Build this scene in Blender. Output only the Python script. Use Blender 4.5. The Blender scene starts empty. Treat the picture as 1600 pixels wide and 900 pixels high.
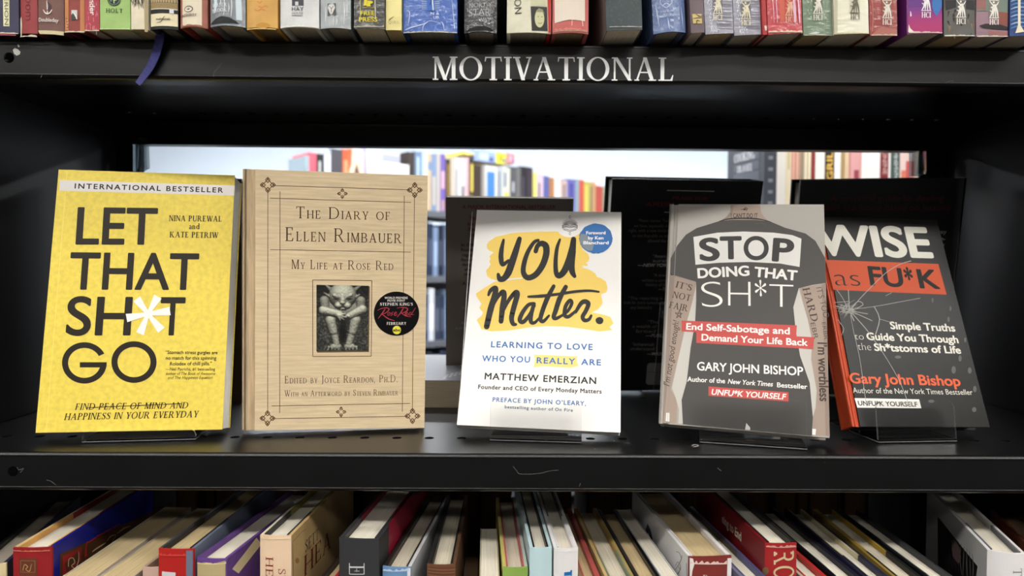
import bpy, math, random
import numpy as np
from mathutils import Matrix, Vector

# ------------------------------------------------------------------ camera, world, lamps, exposure
SC = bpy.context.scene
COL = SC.collection
CZ = 1.30                      # camera height above the floor; geometry below is measured from the camera
PITCH, ROLL, YAW = 1.338, 0.39, -0.5725
F = 1067.0                     # focal length in photo pixels (1600 wide)
R3 = Matrix.Rotation(math.radians(YAW), 3, 'Z') @ Matrix.Rotation(math.radians(90 - PITCH), 3, 'X') @ Matrix.Rotation(math.radians(ROLL), 3, 'Z')
cd = bpy.data.cameras.new('camera')
cam = bpy.data.objects.new('camera', cd)
COL.objects.link(cam)
cd.sensor_width = 36.0
cd.lens = 36.0 * F / 1600.0
cd.clip_start = 0.01
cd.dof.use_dof = True
cd.dof.focus_distance = 0.525
cd.dof.aperture_fstop = 6.3
cam.matrix_world = Matrix.Translation((0, 0, CZ)) @ R3.to_4x4()
SC.camera = cam
SC.view_settings.view_transform = 'Standard'
SC.view_settings.look = 'None'
SC.view_settings.exposure = 0.0
SC.view_settings.gamma = 1.0
SC.view_settings.use_curve_mapping = False
LAMP_NEAR, LAMP_FRONT, LAMP_AISLE, LAMP_OVER, LAMP_BACK = 6.0, 26.0, 14.0, 26.0, 46.0
W = bpy.data.worlds.new('world'); SC.world = W
W.use_nodes = True
W.node_tree.nodes['Background'].inputs['Color'].default_value = (0.75, 0.85, 1, 1)
W.node_tree.nodes['Background'].inputs['Strength'].default_value = 0.05

# ------------------------------------------------------------------ small helpers
def ray(px, py):
    return R3 @ Vector(((px - 800) / F, -(py - 450) / F, -1.0))
def onZ(px, py, z):
    d = ray(px, py); return d * (z / d.z)
def onY(px, py, y):
    d = ray(px, py); return d * (y / d.y)

def lin(c):
    return tuple((x / 12.92 if x <= 0.04045 else ((x + 0.055) / 1.055) ** 2.4) for x in [v / 255.0 for v in c])

MATS = {}
def mat(key, rgb=None, rough=0.5, spec=0.4, coat=0.0, coat_rough=0.1, noise=None, bump=None, metal=0.0, emit=None, kind=None):
    """one procedural material per key; noise = (scale, amount, (sx,sy,sz)); bump = (scale, strength)"""
    if key in MATS: return MATS[key]
    m = bpy.data.materials.new(key); m.use_nodes = True
    nt = m.node_tree; b = nt.nodes['Principled BSDF']
    c = lin(rgb)
    b.inputs['Base Color'].default_value = (*c, 1)
    b.inputs['Roughness'].default_value = rough
    b.inputs['Specular IOR Level'].default_value = spec
    b.inputs['Metallic'].default_value = metal
    b.inputs['Coat Weight'].default_value = coat
    b.inputs['Coat Roughness'].default_value = coat_rough
    if emit:
        b.inputs['Emission Color'].default_value = (*c, 1); b.inputs['Emission Strength'].default_value = emit
    if noise or bump:
        tc = nt.nodes.new('ShaderNodeTexCoord')
    if noise:
        sc, amt, st = noise[:3]
        mp = nt.nodes.new('ShaderNodeMapping'); mp.inputs['Scale'].default_value = st
        nt.links.new(tc.outputs['Object'], mp.inputs['Vector'])
        n = nt.nodes.new('ShaderNodeTexNoise'); n.inputs['Scale'].default_value = sc; n.inputs['Detail'].default_value = 5
        nt.links.new(mp.outputs[0], n.inputs['Vector'])
        r = nt.nodes.new('ShaderNodeMapRange')
        r.inputs['From Min'].default_value = 0.3; r.inputs['From Max'].default_value = 0.7
        r.inputs['To Min'].default_value = 1 - amt; r.inputs['To Max'].default_value = 1 + amt
        nt.links.new(n.outputs['Fac'], r.inputs['Value'])
        mx = nt.nodes.new('ShaderNodeVectorMath'); mx.operation = 'SCALE'
        mx.inputs[0].default_value = c
        nt.links.new(r.outputs[0], mx.inputs['Scale'])
        nt.links.new(mx.outputs[0], b.inputs['Base Color'])
    if bump:
        n2 = nt.nodes.new('ShaderNodeTexNoise'); n2.inputs['Scale'].default_value = bump[0]; n2.inputs['Detail'].default_value = 3
        nt.links.new(tc.outputs['Object'], n2.inputs['Vector'])
        bp = nt.nodes.new('ShaderNodeBump'); bp.inputs['Strength'].default_value = bump[1]; bp.inputs['Distance'].default_value = 0.002
        nt.links.new(n2.outputs['Fac'], bp.inputs['Height'])
        nt.links.new(bp.outputs[0], b.inputs['Coat Normal'] if coat else b.inputs['Normal'])
    MATS[key] = m
    return m

def clear_plastic(key, tint, alpha, white=0.0):
    if key in MATS: return
    m = bpy.data.materials.new(key); m.use_nodes = True
    nt = m.node_tree; nt.nodes.clear()
    o = nt.nodes.new('ShaderNodeOutputMaterial'); mix = nt.nodes.new('ShaderNodeMixShader')
    tr = nt.nodes.new('ShaderNodeBsdfTransparent'); tr.inputs[0].default_value = (*tint, 1)
    gl = nt.nodes.new('ShaderNodeBsdfGlossy'); gl.inputs['Roughness'].default_value = 0.06
    fr = nt.nodes.new('ShaderNodeFresnel'); fr.inputs[0].default_value = 1.36
    add = nt.nodes.new('ShaderNodeMath'); add.inputs[1].default_value = alpha
    nt.links.new(fr.outputs[0], add.inputs[0]); nt.links.new(add.outputs[0], mix.inputs[0])
    nt.links.new(tr.outputs[0], mix.inputs[1]); nt.links.new(gl.outputs[0], mix.inputs[2])
    out = mix.outputs[0]
    if white:
        df = nt.nodes.new('ShaderNodeBsdfDiffuse'); df.inputs[0].default_value = (.85, .87, .88, 1)
        m2 = nt.nodes.new('ShaderNodeMixShader'); m2.inputs[0].default_value = white
        nt.links.new(out, m2.inputs[1]); nt.links.new(df.outputs[0], m2.inputs[2]); out = m2.outputs[0]
    nt.links.new(out, o.inputs[0])
    MATS[key] = m

def C(*rgb, **kw):
    """plain printed-paper colour, returns its key"""
    key = 'ink_%d_%d_%d' % rgb + ''.join('_%s%s' % (k, str(v).replace(' ', '')) for k, v in sorted(kw.items()))
    mat(key, rgb, **{**dict(rough=0.45, spec=0.25), **kw})
    return key

class MB:
    """collects faces with materials; build() links them as one mesh object"""
    def __init__(s): s.v = []; s.f = []; s.mi = []; s.sm = []; s.keys = []
    def k(s, key):
        if key not in s.keys: s.keys.append(key)
        return s.keys.index(key)
    def add(s, vs, fs, key, smooth=False):
        o = len(s.v); i = s.k(key)
        s.v += [tuple(p) for p in vs]
        for f in fs: s.f.append(tuple(o + j for j in f)); s.mi.append(i); s.sm.append(smooth)
    def box(s, x0, x1, y0, y1, z0, z1, key, M=None):
        vs = [Vector((x, y, z)) for z in (z0, z1) for y in (y0, y1) for x in (x0, x1)]
        if M is not None: vs = [M @ p for p in vs]
        s.add(vs, [(0, 2, 3, 1), (4, 5, 7, 6), (0, 1, 5, 4), (2, 6, 7, 3), (0, 4, 6, 2), (1, 3, 7, 5)], key)
    def prism(s, poly, a, b, axis, key, smooth=False, M=None, caps=True):
        n = len(poly)
        put = {'x': lambda p, t: (t, p[0], p[1]), 'y': lambda p, t: (p[0], t, p[1]), 'z': lambda p, t: (p[0], p[1], t)}[axis]
        vs = [Vector(put(p, a)) for p in poly] + [Vector(put(p, b)) for p in poly]
        if M is not None: vs = [M @ p for p in vs]
        s.add(vs, [(i, (i + 1) % n, n + (i + 1) % n, n + i) for i in range(n)], key, smooth)
        if caps: s.add(vs, [tuple(range(n - 1, -1, -1)), tuple(range(n, 2 * n))], key)
    def merge(s, o, dx=0, dy=0, dz=0):
        for f, i, sm_ in zip(o.f, o.mi, o.sm): s.add([(o.v[j][0] + dx, o.v[j][1] + dy, o.v[j][2] + dz) for j in f], [tuple(range(len(f)))], o.keys[i], sm_)
    def build(s, name, parent=None, M=None):
        me = bpy.data.meshes.new(name)
        me.from_pydata(s.v, [], s.f)
        for key in s.keys: me.materials.append(MATS[key])
        me.polygons.foreach_set('material_index', s.mi)
        me.polygons.foreach_set('use_smooth', s.sm)
        me.update()
        o = bpy.data.objects.new(name, me); COL.objects.link(o)
        if parent is not None: o.parent = parent
        if M is not None: o.matrix_local = M
        elif parent is None: o.location = (0, 0, CZ)
        return o

def tag(o, label=None, cat=None, group=None, kind=None):
    for k, v in (('label', label), ('category', cat), ('group', group), ('kind', kind)):
        if v: o[k] = v
    return o
def thing(name, label, cat, M=None, group=None):
    o = bpy.data.objects.new(name, None); COL.objects.link(o)
    o.empty_display_size = 0.02
    o.matrix_world = Matrix.Translation((0, 0, CZ)) @ (M if M is not None else Matrix())
    return tag(o, label, cat, group)
def TR(x, y, z): return Matrix.Translation((x, y, z))
def RO(a, ax): return Matrix.Rotation(math.radians(a), 4, ax)

# ------------------------------------------------------------------ lettering
FC = bpy.data.curves.new('lettering', 'FONT'); FC.size = 1; FC.resolution_u = 3
FO = bpy.data.objects.new('lettering', FC)
_tc = {}
def sans(t, w=0.0, space=1.0, res=3):
    if w > 0:      # bold: the same outline laid over itself a little to every side
        v, f = sans(t, 0.0, space, res); d = min(.05, 2 * w); n = len(v)
        if not n: return v, f
        sh = [(0, 0)] + [(d * math.cos(a), d * math.sin(a) * .85) for a in np.linspace(0, 2 * math.pi, (12 if res > 3 else 6) + 1)[:-1] + .5]
        return np.concatenate([v + np.array(q) for q in sh]), [tuple(i + n * k for i in g) for k in range(len(sh)) for g in f]
    key = (t, w, space, res)
    if key in _tc: return _tc[key]
    FC.body = t; FC.offset = w; FC.space_character = space; FC.resolution_u = res
    m = FO.to_mesh()
    v = np.array([(p.co.x, p.co.y) for p in m.vertices]).reshape(-1, 2)
    f = [tuple(p.vertices) for p in m.polygons]
    FO.to_mesh_clear()
    _tc[key] = (v / 0.682, f)
    return _tc[key]

def catmull(pts, ws, n=5):
    P = [np.array(p, float) for p in pts]; out = []; wo = []
    for i in range(len(P) - 1):
        p0 = P[max(i - 1, 0)]; p1 = P[i]; p2 = P[i + 1]; p3 = P[min(i + 2, len(P) - 1)]
        for k in range(n):
            t = k / n
            out.append(0.5 * (2 * p1 + (p2 - p0) * t + (2 * p0 - 5 * p1 + 4 * p2 - p3) * t * t + (3 * p1 - p0 - 3 * p2 + p3) * t ** 3))
            wo.append(ws[i] * (1 - t) + ws[i + 1] * t)
    out.append(P[-1]); wo.append(ws[-1])
    return out, wo
def ribbon(pts, ws, n=5, caps=True):
    """2D brush stroke of varying width -> polygons"""
    c, w = catmull(pts, ws, n); polys = []; L = []; Rr = []
    for i in range(len(c)):
        d = c[min(i + 1, len(c) - 1)] - c[max(i - 1, 0)]
        d = d / (np.hypot(*d) + 1e-12); nn = np.array((-d[1], d[0])) * w[i] / 2
        L.append(c[i] + nn); Rr.append(c[i] - nn)
    for i in range(len(c) - 1): polys.append([L[i], L[i + 1], Rr[i + 1], Rr[i]])
    if caps:
        for e in range(0, len(c), max(1, n // 2)):
            polys.append([c[e] + np.array((math.cos(a), math.sin(a))) * w[e] / 2 for a in np.linspace(0, 2 * math.pi, 13)[:-1]])
        polys.append([c[-1] + np.array((math.cos(a), math.sin(a))) * w[-1] / 2 for a in np.linspace(0, 2 * math.pi, 13)[:-1]])
    return polys

def serif_glyph(ch, S, T, q):
    P = []
    def Rc(x0, y0, x1, y1): P.append([(x0, y0), (x1, y0), (x1, y1), (x0, y1)])
    def st(x, w=S, t=1, b=1):
        Rc(x, 0, x + w, 1)
        if b: Rc(x - q, 0, x + w + q, T)
        if t: Rc(x - q, 1 - T, x + w + q, 1)
    def ring(cx, cy, rx, ry, a0, a1, s=S, t=T, n=18):
        A = [math.radians(a0 + (a1 - a0) * i / n) for i in range(n + 1)]
        for a, b in zip(A, A[1:]):
            P.append([(cx + rx * math.cos(a), cy + ry * math.sin(a)), (cx + rx * math.cos(b), cy + ry * math.sin(b)),
                      (cx + (rx - s) * math.cos(b), cy + (ry - t) * math.sin(b)), (cx + (rx - s) * math.cos(a), cy + (ry - t) * math.sin(a))])
    def dg(x0, y0, x1, y1, w): P.append([(x0, y0), (x0 + w, y0), (x1 + w, y1), (x1, y1)])
    def bars(top, mid, bot, x):
        if top: Rc(x, 1 - T, x + top, 1); P.append([(x + top, 1), (x + top, .78), (x + top - .035, .78), (x + top - .09, 1)])
        if mid: Rc(x, .5 - T / 2, x + mid, .5 + T / 2); Rc(x + mid - .03, .39, x + mid, .61)
        if bot: Rc(x, 0, x + bot, T); P.append([(x + bot + .04, .25), (x + bot, 0), (x + bot - .1, 0), (x + bot + .005, .25)])
    t = T * 1.25
    a = 0.6
    if ch == 'A': dg(.06, 0, .36, 1, t); dg(.62, 0, .33, 1, S); Rc(.19, .33, .56, .33 + T); Rc(0, 0, .19, T); Rc(.55, 0, .62 + S + q, T); a = .64 + S + q
    elif ch == 'B': st(q); ring(q + .3, .74, .26, .26, -90, 90); ring(q + .32, .265, .3, .265, -90, 90); Rc(q, .49, q + .34, .49 + T); Rc(q, 0, q + .33, T); Rc(q, 1 - T, q + .31, 1); a = q + .66
    elif ch in 'CG':
        ring(.45, .5, .43, .52, 48, 312); Rc(.72, .64, .755, 1)
        if ch == 'C': P.append([(.72, .13), (.77, .2), (.75, .28), (.69, .17)]); a = .8
        else: Rc(.62, .03, .62 + S, .42); Rc(.52, .42 - T, .62 + S + q, .42); a = .84
    elif ch == 'D': st(q); ring(q + .3, .5, .47, .5, -90, 90); Rc(q, 0, q + .32, T); Rc(q, 1 - T, q + .32, 1); a = q + .8
    elif ch == 'E': st(q); bars(.47, .36, .48, q); a = q + .56
    elif ch == 'F': st(q); bars(.46, .36, 0, q); a = q + .53
    elif ch == 'H': st(q); st(q + .55); Rc(q, .5 - T / 2, q + .6, .5 + T / 2); a = .55 + S + 2 * q
    elif ch == 'I': st(q); a = S + 2 * q
    elif ch == 'J': Rc(.2, .1, .2 + S, 1); Rc(.2 - q, 1 - T, .2 + S + q, 1); ring(.08, .08, .12 + S, .26, -90, 5); a = .24 + S + q
    elif ch == 'K': st(q); dg(q + S, .38, q + .5, 1, t); dg(q + .56, 0, q + .2, .55, S); Rc(q + .38, 1 - T, q + .66, 1); Rc(q + .46, 0, q + .62 + S + q, T); a = q * 2 + .6 + S
    elif ch == 'L': st(q); bars(0, 0, .46, q); a = q + .54
    elif ch == 'M': Rc(q, 0, q + t, 1); Rc(0, 0, t + 2 * q, T); Rc(0, 1 - T, .12, 1); dg(q + .34, 0, q, 1, S); dg(q + .36, 0, q + .66, 1, t); st(q + .66); a = q * 2 + .66 + S
    elif ch == 'N': Rc(q, 0, q + t, 1); Rc(0, 0, t + 2 * q, T); Rc(0, 1 - T, .12, 1); dg(q + .56, 0, q, 1, S); Rc(q + .58, 0, q + .58 + t, 1); Rc(.58, 1 - T, .58 + t + 2 * q, 1); a = q * 2 + .58 + t
    elif ch in 'OQ':
        ring(.44, .5, .44, .52, 0, 360, n=28)
        if ch == 'Q': dg(.72, -.2, .42, .12, S)
        a = .9
    elif ch in 'PR':
        st(q); ring(q + .29, .735, .27, .265, -90, 90); Rc(q, .47, q + .3, .47 + T); Rc(q, 1 - T, q + .3, 1); a = q + .6
        if ch == 'R': dg(q + .56, 0, q + .24, .5, S); Rc(q + .5, 0, q + .58 + S + q, T); a = q * 2 + .58 + S
    elif ch == 'S':
        P += ribbon([(.47, .8), (.4, .94), (.27, .99 - T / 2), (.12, .9), (.09, .73), (.22, .58), (.37, .46), (.47, .28), (.4, .09), (.26, .02 + T / 2), (.11, .08), (.05, .24)],
                    [T, T, T, S * .7, S, S * 1.05, S * 1.05, S, S * .7, T, T, T], 4, False)
        Rc(.455, .68, .49, 1); Rc(.03, 0, .065, .33); a = .57
    elif ch == 'T': Rc(.33 - S / 2, 0, .33 + S / 2, 1); Rc(.33 - S / 2 - q, 0, .33 + S / 2 + q, T); Rc(.02, 1 - T, .64, 1); P.append([(.0, .8), (.035, .8), (.075, 1), (.02, 1)]); P.append([(.66, .8), (.625, .8), (.585, 1), (.64, 1)]); a = .67
    elif ch == 'U': Rc(q, .3, q + S, 1); Rc(0, 1 - T, S + 2 * q, 1); Rc(q + .56, .3, q + .56 + t, 1); Rc(.56, 1 - T, .56 + t + 2 * q, 1); ring(q + (.56 + t) / 2, .3, (.56 + t) / 2, .31, 180, 360, (S + t) / 2, T * 1.3); a = q * 2 + .56 + t
    elif ch in 'VW':
        def vv(x): dg(x + .3, 0, x + .04, 1, S); dg(x + .33, 0, x + .6, 1, t); Rc(x - .02, 1 - T, x + .04 + S + q, 1)
        vv(0); a = .66
        if ch == 'W': vv(.44); a = 1.12
        Rc(a - .18, 1 - T, a + .03, 1); a += .03
    elif ch == 'X': dg(.5, 0, .06, 1, S); dg(.04, 0, .52, 1, t); Rc(0, 0, .17, T); Rc(.42, 0, .5 + S + q, T); Rc(.0, 1 - T, .08 + S + q, 1); Rc(.42, 1 - T, .66, 1); a = .68
    elif ch == 'Y': Rc(.3, 0, .3 + S, .45); Rc(.3 - q, 0, .3 + S + q, T); dg(.3, .42, .04, 1, S); dg(.33 + S * .5, .42, .58, 1, t); Rc(-.02, 1 - T, .06 + S + q, 1); Rc(.48, 1 - T, .72, 1); a = .72
    elif ch == 'Z': dg(.02, T, .44, 1 - T, S); bars(0, 0, .5, .02); Rc(.04, 1 - T, .56, 1); a = .6
    elif ch == '.': Rc(.04, 0, .04 + S * 1.1, S * 1.1); a = .2
    elif ch == ',': Rc(.04, 0, .04 + S, S * 1.1); dg(.03, -.16, .07, .02, S * .5); a = .2
    elif ch == ' ': a = .34
    elif ch == 'a': ring(.2, .17, .18, .19, 60, 330); Rc(.32, 0, .32 + S, .5); ring(.22, .46, .2, .2, 20, 160); a = .5
    elif ch == 'n': Rc(q, 0, q + S, .64); Rc(0, 0, S + 2 * q, T); ring(q + .27, .4, .26, .25, 0, 140); Rc(q + .53 - S, 0, q + .53, .42); Rc(.53 - S, 0, .53 + 2 * q, T); a = .56 + 2 * q
    elif ch == 'd': ring(.28, .31, .27, .34, 30, 330); Rc(.44, 0, .44 + S, 1); Rc(.38, 1 - T, .44, 1); Rc(.44, 0, .44 + S + q, T); a = .52 + S + q
    else: return None, None
    return P, a

def serif(t, S=.13, T=.045, q=.07, gap=.09, small=0):
    """own serif capitals; small > 0 draws lower case letters as small capitals of that height"""
    key = ('serif', t, S, T, q, gap, small)
    if key in _tc: return _tc[key]
    vs = []; fs = []; x = 0.0
    for ch in t:
        sc = 1.0; c = ch
        if small and ch.islower(): c = ch.upper(); sc = small
        P, a = serif_glyph(c, S * (1.0 if sc == 1 else 1.15), T * (1 if sc == 1 else 1.2), q)
        if P is None:
            v, f = sans(ch, -.01)
            a = (v[:, 0].max() if len(v) else .3) - (v[:, 0].min() if len(v) else 0)
            o = len(vs); vs += [(x + (p[0] - v[:, 0].min()) * sc, p[1] * sc) for p in v]; fs += [tuple(o + i for i in g) for g in f]
        else:
            for p in P:
                o = len(vs); vs += [(x + u * sc, w * sc) for u, w in p]; fs.append(tuple(range(o, o + len(p))))
        x += (a + gap) * sc
    _tc[key] = (np.array(vs).reshape(-1, 2), fs)
    return _tc[key]

LAY = 0.00009
class Pr:
    """prints onto a flat or gently curved face: photo measurements are carried to the face's own plane in space"""
    def __init__(s, mb, M, frame=None, S=None, lay=LAY):
        s.mb = mb; s.frame = frame if frame is not None else Matrix(); s.S = S; s.lay = lay; s.T = None
        W_ = M @ s.frame; s.inv = W_.inverted(); s.o = s.inv @ Vector((0, 0, 0)); s.R = s.inv.to_3x3()
    def uv(s, px, py):
        d = s.R @ ray(px, py); t = -s.o.y / d.y
        p = s.o + d * t
        return np.array((p.x, p.z))
    def put(s, x, z, layer):
        y = (s.S(x) if s.S else 0.0) - layer * s.lay
        return s.frame @ Vector((x, y, z))
    def raw(s, poly, key, layer=1):
        poly = [tuple(p) for p in poly]
        if s.T:
            poly = clip(clip(poly, .0001, 1), s.T - .0001, -1)
            if len(poly) < 3: return
        if s.S is None:
            s.mb.add([s.put(p[0], p[1], layer) for p in poly], [tuple(range(len(poly)))], key); return
        x0 = min(p[0] for p in poly); x1 = max(p[0] for p in poly); n = max(1, int((x1 - x0) / .003))
        for i in range(n):
            a = x0 + (x1 - x0) * i / n; b = x0 + (x1 - x0) * (i + 1) / n
            q = clip(clip(poly, a, 1), b, -1)
            if len(q) > 2: s.mb.add([s.put(p[0], p[1], layer) for p in q], [tuple(range(len(q)))], key)
    def poly(s, pts, key, layer=1): s.raw([s.uv(*p) for p in pts], key, layer)
    def ell(s, cx, cy, rx, ry, key, layer=1, n=28, a0=0, jit=0):
        rnd = random.Random(int(cx * 7 + cy))
        s.poly([(cx + rx * (1 + jit * rnd.uniform(-1, 1)) * math.cos(a), cy + ry * (1 + jit * rnd.uniform(-1, 1)) * math.sin(a)) for a in np.linspace(0, 2 * math.pi, n + 1)[:-1]], key, layer)
    def line(s, x0, y0, x1, y1, w, key, layer=1):
        d = math.hypot(x1 - x0, y1 - y0); nx, ny = -(y1 - y0) / d * w / 2, (x1 - x0) / d * w / 2
        s.poly([(x0 + nx, y0 + ny), (x1 + nx, y1 + ny), (x1 - nx, y1 - ny), (x0 - nx, y0 - ny)], key, layer)
    def path(s, pts, w, key, layer=1, closed=False):
        for a, b in zip(pts, pts[1:] + (pts[:1] if closed else [])): s.line(*a, *b, w, key, layer)
    def stroke(s, pts, ws, key, layer=1, n=5):
        if not hasattr(ws, '__len__'): ws = [ws] * len(pts)
        for i, p in enumerate(ribbon(pts, ws, n)): s.poly([tuple(q) for q in p], key, layer + .05 * (i % 12))
    def text(s, t, x0, y0, x1, y1, cap, key, font='sans', w=0.0, shear=0.0, layer=2, space=1.0, xh=False, **kw):
        v, f = serif(t, **kw) if font == 'serif' else sans(t, w, space, 10 if cap > 14 else 3)
        if not len(v): return
        a = s.uv(x0, y0); b = s.uv(x1, y1)
        d = math.hypot(x1 - x0, y1 - y0); up = s.uv(x0 + (y1 - y0) / d * cap, y0 - (x1 - x0) / d * cap) - a
        ex = b - a; nn = np.array((-ex[1], ex[0])) / np.hypot(*ex)
        h = abs(float(up @ nn)) / (1 + (1.7 * min(.05, 2 * w) if w > 0 and font != 'serif' else 0)); ey = nn * h
        u0 = v[:, 0].min(); u1 = v[:, 0].max()
        sh = shear * h
        un = ex / np.hypot(*ex)
        P = [a + ex * ((p[0] - u0) / (u1 - u0)) + ey * p[1] + un * (sh * p[1]) for p in v]
        lift = np.zeros(len(P))            # overlapping strokes of one letter lie a hair apart
        if font == 'serif':
            for i, g in enumerate(f): lift[list(g)] = .05 * (i % 12)
        elif w > 0:
            c = (13 if cap > 14 else 7); lift = (np.arange(len(P)) // (len(P) // c)) * (.6 / c)
        s.mb.add([s.put(p[0], p[1], layer + l) for p, l in zip(P, lift)], f, key)

def clip(poly, x, side):
    out = []
    for p, q in zip(poly, poly[1:] + poly[:1]):
        ip = (p[0] - x) * side >= 0; iq = (q[0] - x) * side >= 0
        if ip: out.append(p)
        if ip != iq:
            t = (x - p[0]) / (q[0] - p[0]); out.append((x, p[1] + (q[1] - p[1]) * t))
    return out

# ------------------------------------------------------------------ materials
mat('black_steel', (9, 9, 10), rough=0.33, spec=0.5, noise=(40, .3, (1, 1, 1)))
mat('black_panel', (9, 10, 13), rough=0.5, spec=0.45)
mat('page_x', (212, 202, 180), rough=0.8, spec=0.1, noise=(55, .16, (40, .4, .4)))
mat('page_y', (226, 222, 212), rough=0.8, spec=0.1, noise=(55, .18, (.4, 40, .4)))
mat('page_old', (200, 178, 136), rough=0.8, spec=0.1, noise=(55, .16, (40, .6, .6)))
mat('page_pale', (226, 218, 200), rough=0.8, spec=0.1, noise=(55, .14, (40, .4, .4)))
mat('page_grey', (150, 140, 126), rough=0.8, spec=0.1, noise=(55, .2, (.4, 40, .4)))
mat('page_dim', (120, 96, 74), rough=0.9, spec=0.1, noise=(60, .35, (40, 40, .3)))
mat('white_wall', (226, 237, 248), rough=0.9, spec=0.1)
mat('aisle_wall', (112, 111, 110), rough=0.9, spec=0.1)
mat('ceiling_white', (200, 200, 198), rough=0.9, spec=0.1)
mat('carpet', (44, 42, 40), rough=0.95, spec=0.1, noise=(300, .3, (1, 1, 1)))
mat('lamp_white', (255, 252, 247), emit=LAMP_FRONT)
mat('lamp_white_over', (255, 252, 247), emit=LAMP_OVER)
mat('lamp_white_near', (255, 252, 247), emit=LAMP_NEAR)
mat('lamp_white_aisle', (255, 252, 247), emit=LAMP_AISLE)
mat('lamp_white_back', (248, 251, 255), emit=LAMP_BACK)
mat('grey_frame', (112, 116, 122), rough=0.5)
mat('far_case', (96, 99, 106), rough=0.5)
mat('dark_case', (52, 57, 66), rough=0.5)
clear_plastic('acrylic', (.985, .987, .987), 0.0)
clear_plastic('clip_plastic', (.5, .55, .57), 0.10, .04)
clear_plastic('acrylic_edge', (.9, .92, .92), 0.05, .16)

# ------------------------------------------------------------------ room shell
def struct(name, mb):
    return tag(mb.build(name), kind='structure')
m = MB(); m.box(-3.6, 3.6, -3.4, 6.2, -1.34, -1.30, 'carpet'); struct('floor', m)
m = MB(); m.box(-3.6, 3.6, -3.4, 6.2, 1.65, 1.69, 'ceiling_white'); struct('ceiling', m)
m = MB(); m.box(-3.6, 3.6, 6.16, 6.2, -1.30, 1.65, 'white_wall'); struct('wall_back', m)
m = MB(); m.box(-3.6, 3.6, -3.44, -3.4, -1.30, 1.65, 'aisle_wall'); struct('wall_front', m)
m = MB(); m.box(-3.64, -3.6, -3.4, 6.2, -1.30, 1.65, 'aisle_wall'); struct('wall_left', m)
m = MB(); m.box(3.6, 3.64, -3.4, 6.2, -1.30, 1.65, 'aisle_wall'); struct('wall_right', m)

def ceiling_light(x, y, key, label):
    t = thing('ceiling_light', label, 'light', TR(x, y, 1.65))
    m = MB()
    for a, b, c, d in ((-.64, .64, -.19, -.16), (-.64, .64, .16, .19), (-.64, -.61, -.16, .16), (.61, .64, -.16, .16)): m.box(a, b, c, d, -.035, 0, 'ceiling_white')
    m.build('frame', t)
    m = MB(); m.box(-.61, .61, -.16, .16, -.022, -.004, key); m.build('diffuser', t)
for i, x in enumerate((-2.2, -.75, .75, 2.2)):
    n = ('far left', 'inner left', 'inner right', 'far right')[i]
    ceiling_light(x, -1.25, 'lamp_white', 'bright ceiling panel light in the aisle before the shelf, %s' % n)
    ceiling_light(x, -.25, 'lamp_white_near', 'ceiling panel light almost above the shelf, %s' % n)
    ceiling_light(x, .66, 'lamp_white_over', 'bright ceiling panel light straight above the shelf, %s' % n)
    ceiling_light(x, -2.7, 'lamp_white_aisle', 'ceiling panel light far back in the aisle before the shelf, %s' % n)
    ceiling_light(x, 2.3, 'lamp_white_back', 'bright ceiling panel light midway behind the shelf, %s' % n)
    ceiling_light(x, 4.6, 'lamp_white_back', 'bright ceiling panel light near the back wall, %s' % n)

# ------------------------------------------------------------------ the black steel bookcase
XL, XR = -.426, .488
YF, YB = .485, .752
ZU, ZL, ZD, ZT = .1615, -.130, -.42, .455       # shelf tops: upper, display, bottom, top
LIP = .0278
BASE = Matrix.Translation((-.031, -.62, 1.30))
bc = thing('bookcase', 'black steel bookcase with perforated shelves, filling the whole view', 'bookcase', TR(.031, .62, -1.30))

def hole_cell(mb, x0, x1, y0, y1, r, key, cx=None, cy=None, n=20, put=lambda a, b, t: (a, b, t), th=.0014):
    """a rectangle with a round hole, with thickness th"""
    cx = (x0 + x1) / 2 if cx is None else cx; cy = (y0 + y1) / 2 if cy is None else cy
    inn = []; out = []
    for i in range(n):
        a = 2 * math.pi * i / n; c, s = math.cos(a), math.sin(a)
        inn.append((cx + r * c, cy + r * s))
        k = min(((x1 - cx) if c > 0 else (x0 - cx)) / c if abs(c) > 1e-9 else 9e9, ((y1 - cy) if s > 0 else (y0 - cy)) / s if abs(s) > 1e-9 else 9e9)
        out.append((cx + k * c, cy + k * s))
    for q in ((x0, y0), (x1, y0), (x1, y1), (x0, y1)):     # snap the nearest ring point to each corner
        j = min(range(n), key=lambda i: (out[i][0] - q[0]) ** 2 + (out[i][1] - q[1]) ** 2); out[j] = q
    for t in (0, th):
        vs = [put(*p, t) for p in inn] + [put(*p, t) for p in out]
        mb.add(vs, [(i, (i + 1) % n, n + (i + 1) % n, n + i) for i in range(n)], key)
    vs = [put(*p, 0) for p in inn] + [put(*p, th) for p in inn]
    mb.add(vs, [(i, (i + 1) % n, n + (i + 1) % n, n + i) for i in range(n)], key, True)

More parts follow.
